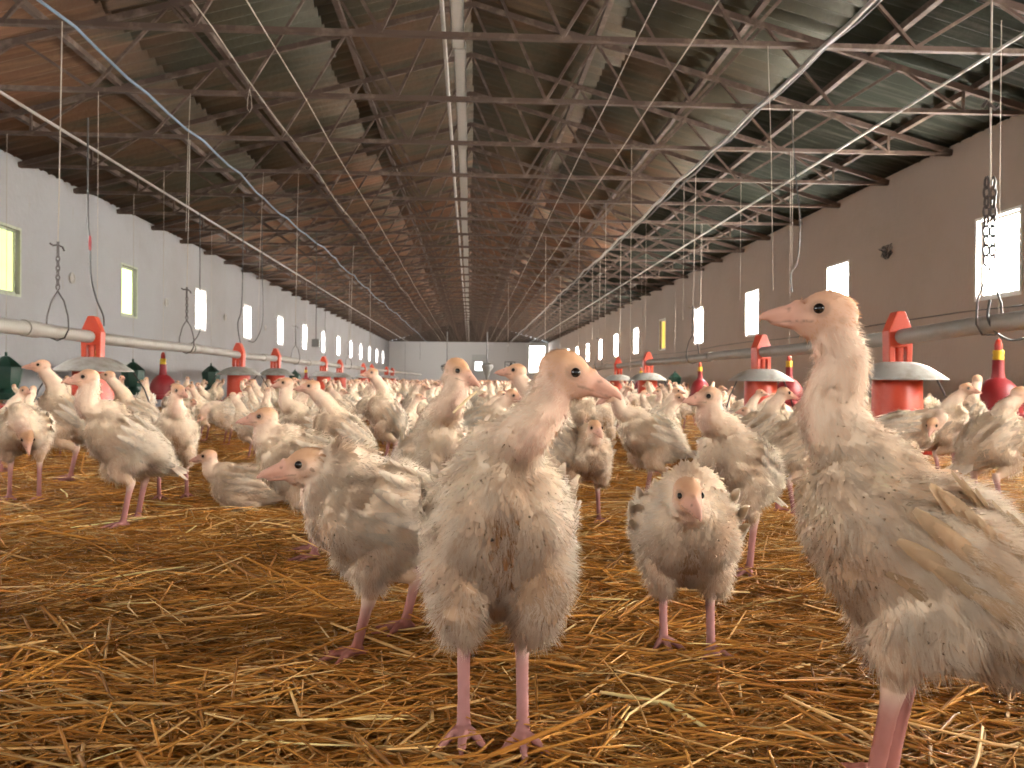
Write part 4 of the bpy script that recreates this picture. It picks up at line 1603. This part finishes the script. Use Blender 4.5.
at = me.color_attributes.new('Col', 'FLOAT_COLOR', 'POINT')
a = np.ones((len(V_), 4), np.float32)
a[:, :3] = np.concatenate(cs)
at.data.foreach_set('color', a.ravel())
me.materials.append(M_BIRD)
me.shade_smooth()
tag(link('turkey_flock', me), 'dense mass of white turkey poults filling the far end of the hall', 'flock', kind='stuff')
print('birds: spots', len(spots), 'to y', maxy, 'far', len(cand), 'verts', len(V_))

# ------------------------------------------------------------------ straw litter
M_LITTER = mat('trodden_straw', (0.25, 0.11, 0.024), 0.8,
               noise=[(26, (0.50, 0.27, 0.08), 0.48, 0.66, (0.35, 1.6, 1)), (3, (0.17, 0.075, 0.022), 0.45, 0.7, (1, 1, 1)), (60, (0.62, 0.38, 0.14), 0.6, 0.75, (.4, 2, 1))], bump=(45, 1.0))
nx, ny = 120, 260
xs = np.linspace(XL + .004, XR - .004, nx)
ysd = 0.0 + (np.linspace(0, 1, ny) ** 2.2) * (Y1 + 5.4) - 5.4
ysd = np.concatenate([np.linspace(Y0 + .01, .3, 12), .3 + (np.linspace(0.002, 1, ny) ** 2.0) * (Y1 - .31)])
gx, gy = np.meshgrid(xs, ysd)
pts = np.stack([gx.ravel(), gy.ravel(), np.zeros(gx.size)], 1)
pts[:, 2] = -.004 + snoise(pts, 9, 3) * .006 + snoise(pts, 31, 4) * .004
nyy = len(ysd)
fs = [(j * nx + i, j * nx + i + 1, (j + 1) * nx + i + 1, (j + 1) * nx + i) for j in range(nyy - 1) for i in range(nx - 1)]
me = bpy.data.meshes.new('litter_bed')
me.from_pydata([tuple(p) for p in pts], [], fs)
me.materials.append(M_LITTER)
me.shade_smooth()
tag(link('straw_litter_bed', me), 'trodden layer of brown straw and litter covering the whole hall floor', 'straw litter', kind='stuff')

rs = np.random.default_rng(99)
SV, SF, SCc = [], [], []
off = 0


def straws(n, ya, yb, L, W_, z, bright=1.0, tilt=.10, pw=1.0):
    global off
    u = rs.random(n) ** pw
    y = ya + (yb - ya) * u
    hw = np.minimum((y * .70 + .25), 4.7)
    x = rs.uniform(-1, 1, n) * hw + y * .05
    x = np.clip(x, XL + .15, XR - .15)
    a = rs.normal(0, .6, n) + np.where(rs.random(n) < .25, rs.uniform(-1.5, 1.5, n), 0)
    ln = L * rs.uniform(.35, 1.3, n)
    w = W_ * rs.uniform(.5, 1.4, n)
    el = rs.normal(0, tilt, n)
    zc = z * rs.random(n) + np.abs(np.sin(el)) * ln * .28 + .002
    d = np.stack([np.cos(a) * np.cos(el), np.sin(a) * np.cos(el), np.sin(el)], 1)
    sd = np.stack([-np.sin(a), np.cos(a), rs.normal(0, .35, n)], 1)
    up = np.cross(d, sd)
    bend = rs.normal(0, .05, n) * ln
    c = np.stack([x, y, zc], 1)
    vv = np.zeros((n, 9, 3))
    for i, t in enumerate((-.5, .02, .5)):
        p = c + d * (ln * t)[:, None] + sd * (bend * (1 if i == 1 else 0))[:, None]
        ww = w * (.75 if i != 1 else 1)
        vv[:, i * 3] = p - sd * (ww * .5)[:, None]
        vv[:, i * 3 + 1] = p + up * (ww * .45)[:, None]
        vv[:, i * 3 + 2] = p + sd * (ww * .5)[:, None]
    vv[:, :, 2] = np.maximum(vv[:, :, 2], -.002)
    fb = np.array([(0, 1, 4, 3), (1, 2, 5, 4), (2, 0, 3, 5), (3, 4, 7, 6), (4, 5, 8, 7), (5, 3, 6, 8)])
    SV.append(vv.reshape(-1, 3))
    SF.append((off + np.arange(n)[:, None, None] * 9 + fb[None]).reshape(-1, 4))
    off += n * 9
    base = np.array((.58, .27, .055))
    pale = np.array((.95, .66, .30))
    dark = np.array((.42, .18, .035))
    k = rs.random(n)
    cc = np.where((k < .42)[:, None], base, np.where((k < .80)[:, None], dark, np.where((k < .95)[:, None], base * .45 + pale * .45, pale)))
    cc = cc * rs.uniform(.55, 1.1, n)[:, None] * bright
    SCc.append(np.repeat(np.clip(cc, 0, .95), 9, axis=0))


straws(30000, .62, 2.2, .10, .0028, .016, pw=1.3)
straws(9000, .62, 2.6, .17, .0042, .024, 1.1, .13)
straws(700, .62, 3.0, .24, .006, .03, 1.35, .12)
straws(22000, 2.2, 5.5, .11, .0042, .018)
straws(6000, 2.2, 7.0, .19, .006, .03, 1.2, .12)
straws(9000, 5.5, 12, .16, .007, .02, 1.05)
V_ = np.concatenate(SV)
Fa = np.concatenate(SF)
me = bpy.data.meshes.new('loose_straw')
me.vertices.add(len(V_))
me.vertices.foreach_set('co', V_.astype(np.float32).ravel())
me.loops.add(len(Fa) * 4)
me.loops.foreach_set('vertex_index', Fa.astype(np.int32).ravel())
me.polygons.add(len(Fa))
me.polygons.foreach_set('loop_start', np.arange(0, len(Fa) * 4, 4, dtype=np.int32))
me.polygons.foreach_set('loop_total', np.full(len(Fa), 4, dtype=np.int32))
me.update(calc_edges=True)
at = me.color_attributes.new('Col', 'FLOAT_COLOR', 'POINT')
a = np.ones((len(V_), 4), np.float32)
a[:, :3] = np.concatenate(SCc)
at.data.foreach_set('color', a.ravel())
me.materials.append(M_STRAW)
tag(link('loose_straw', me), 'loose golden straw stalks strewn thickly over the litter', 'straw', kind='stuff')
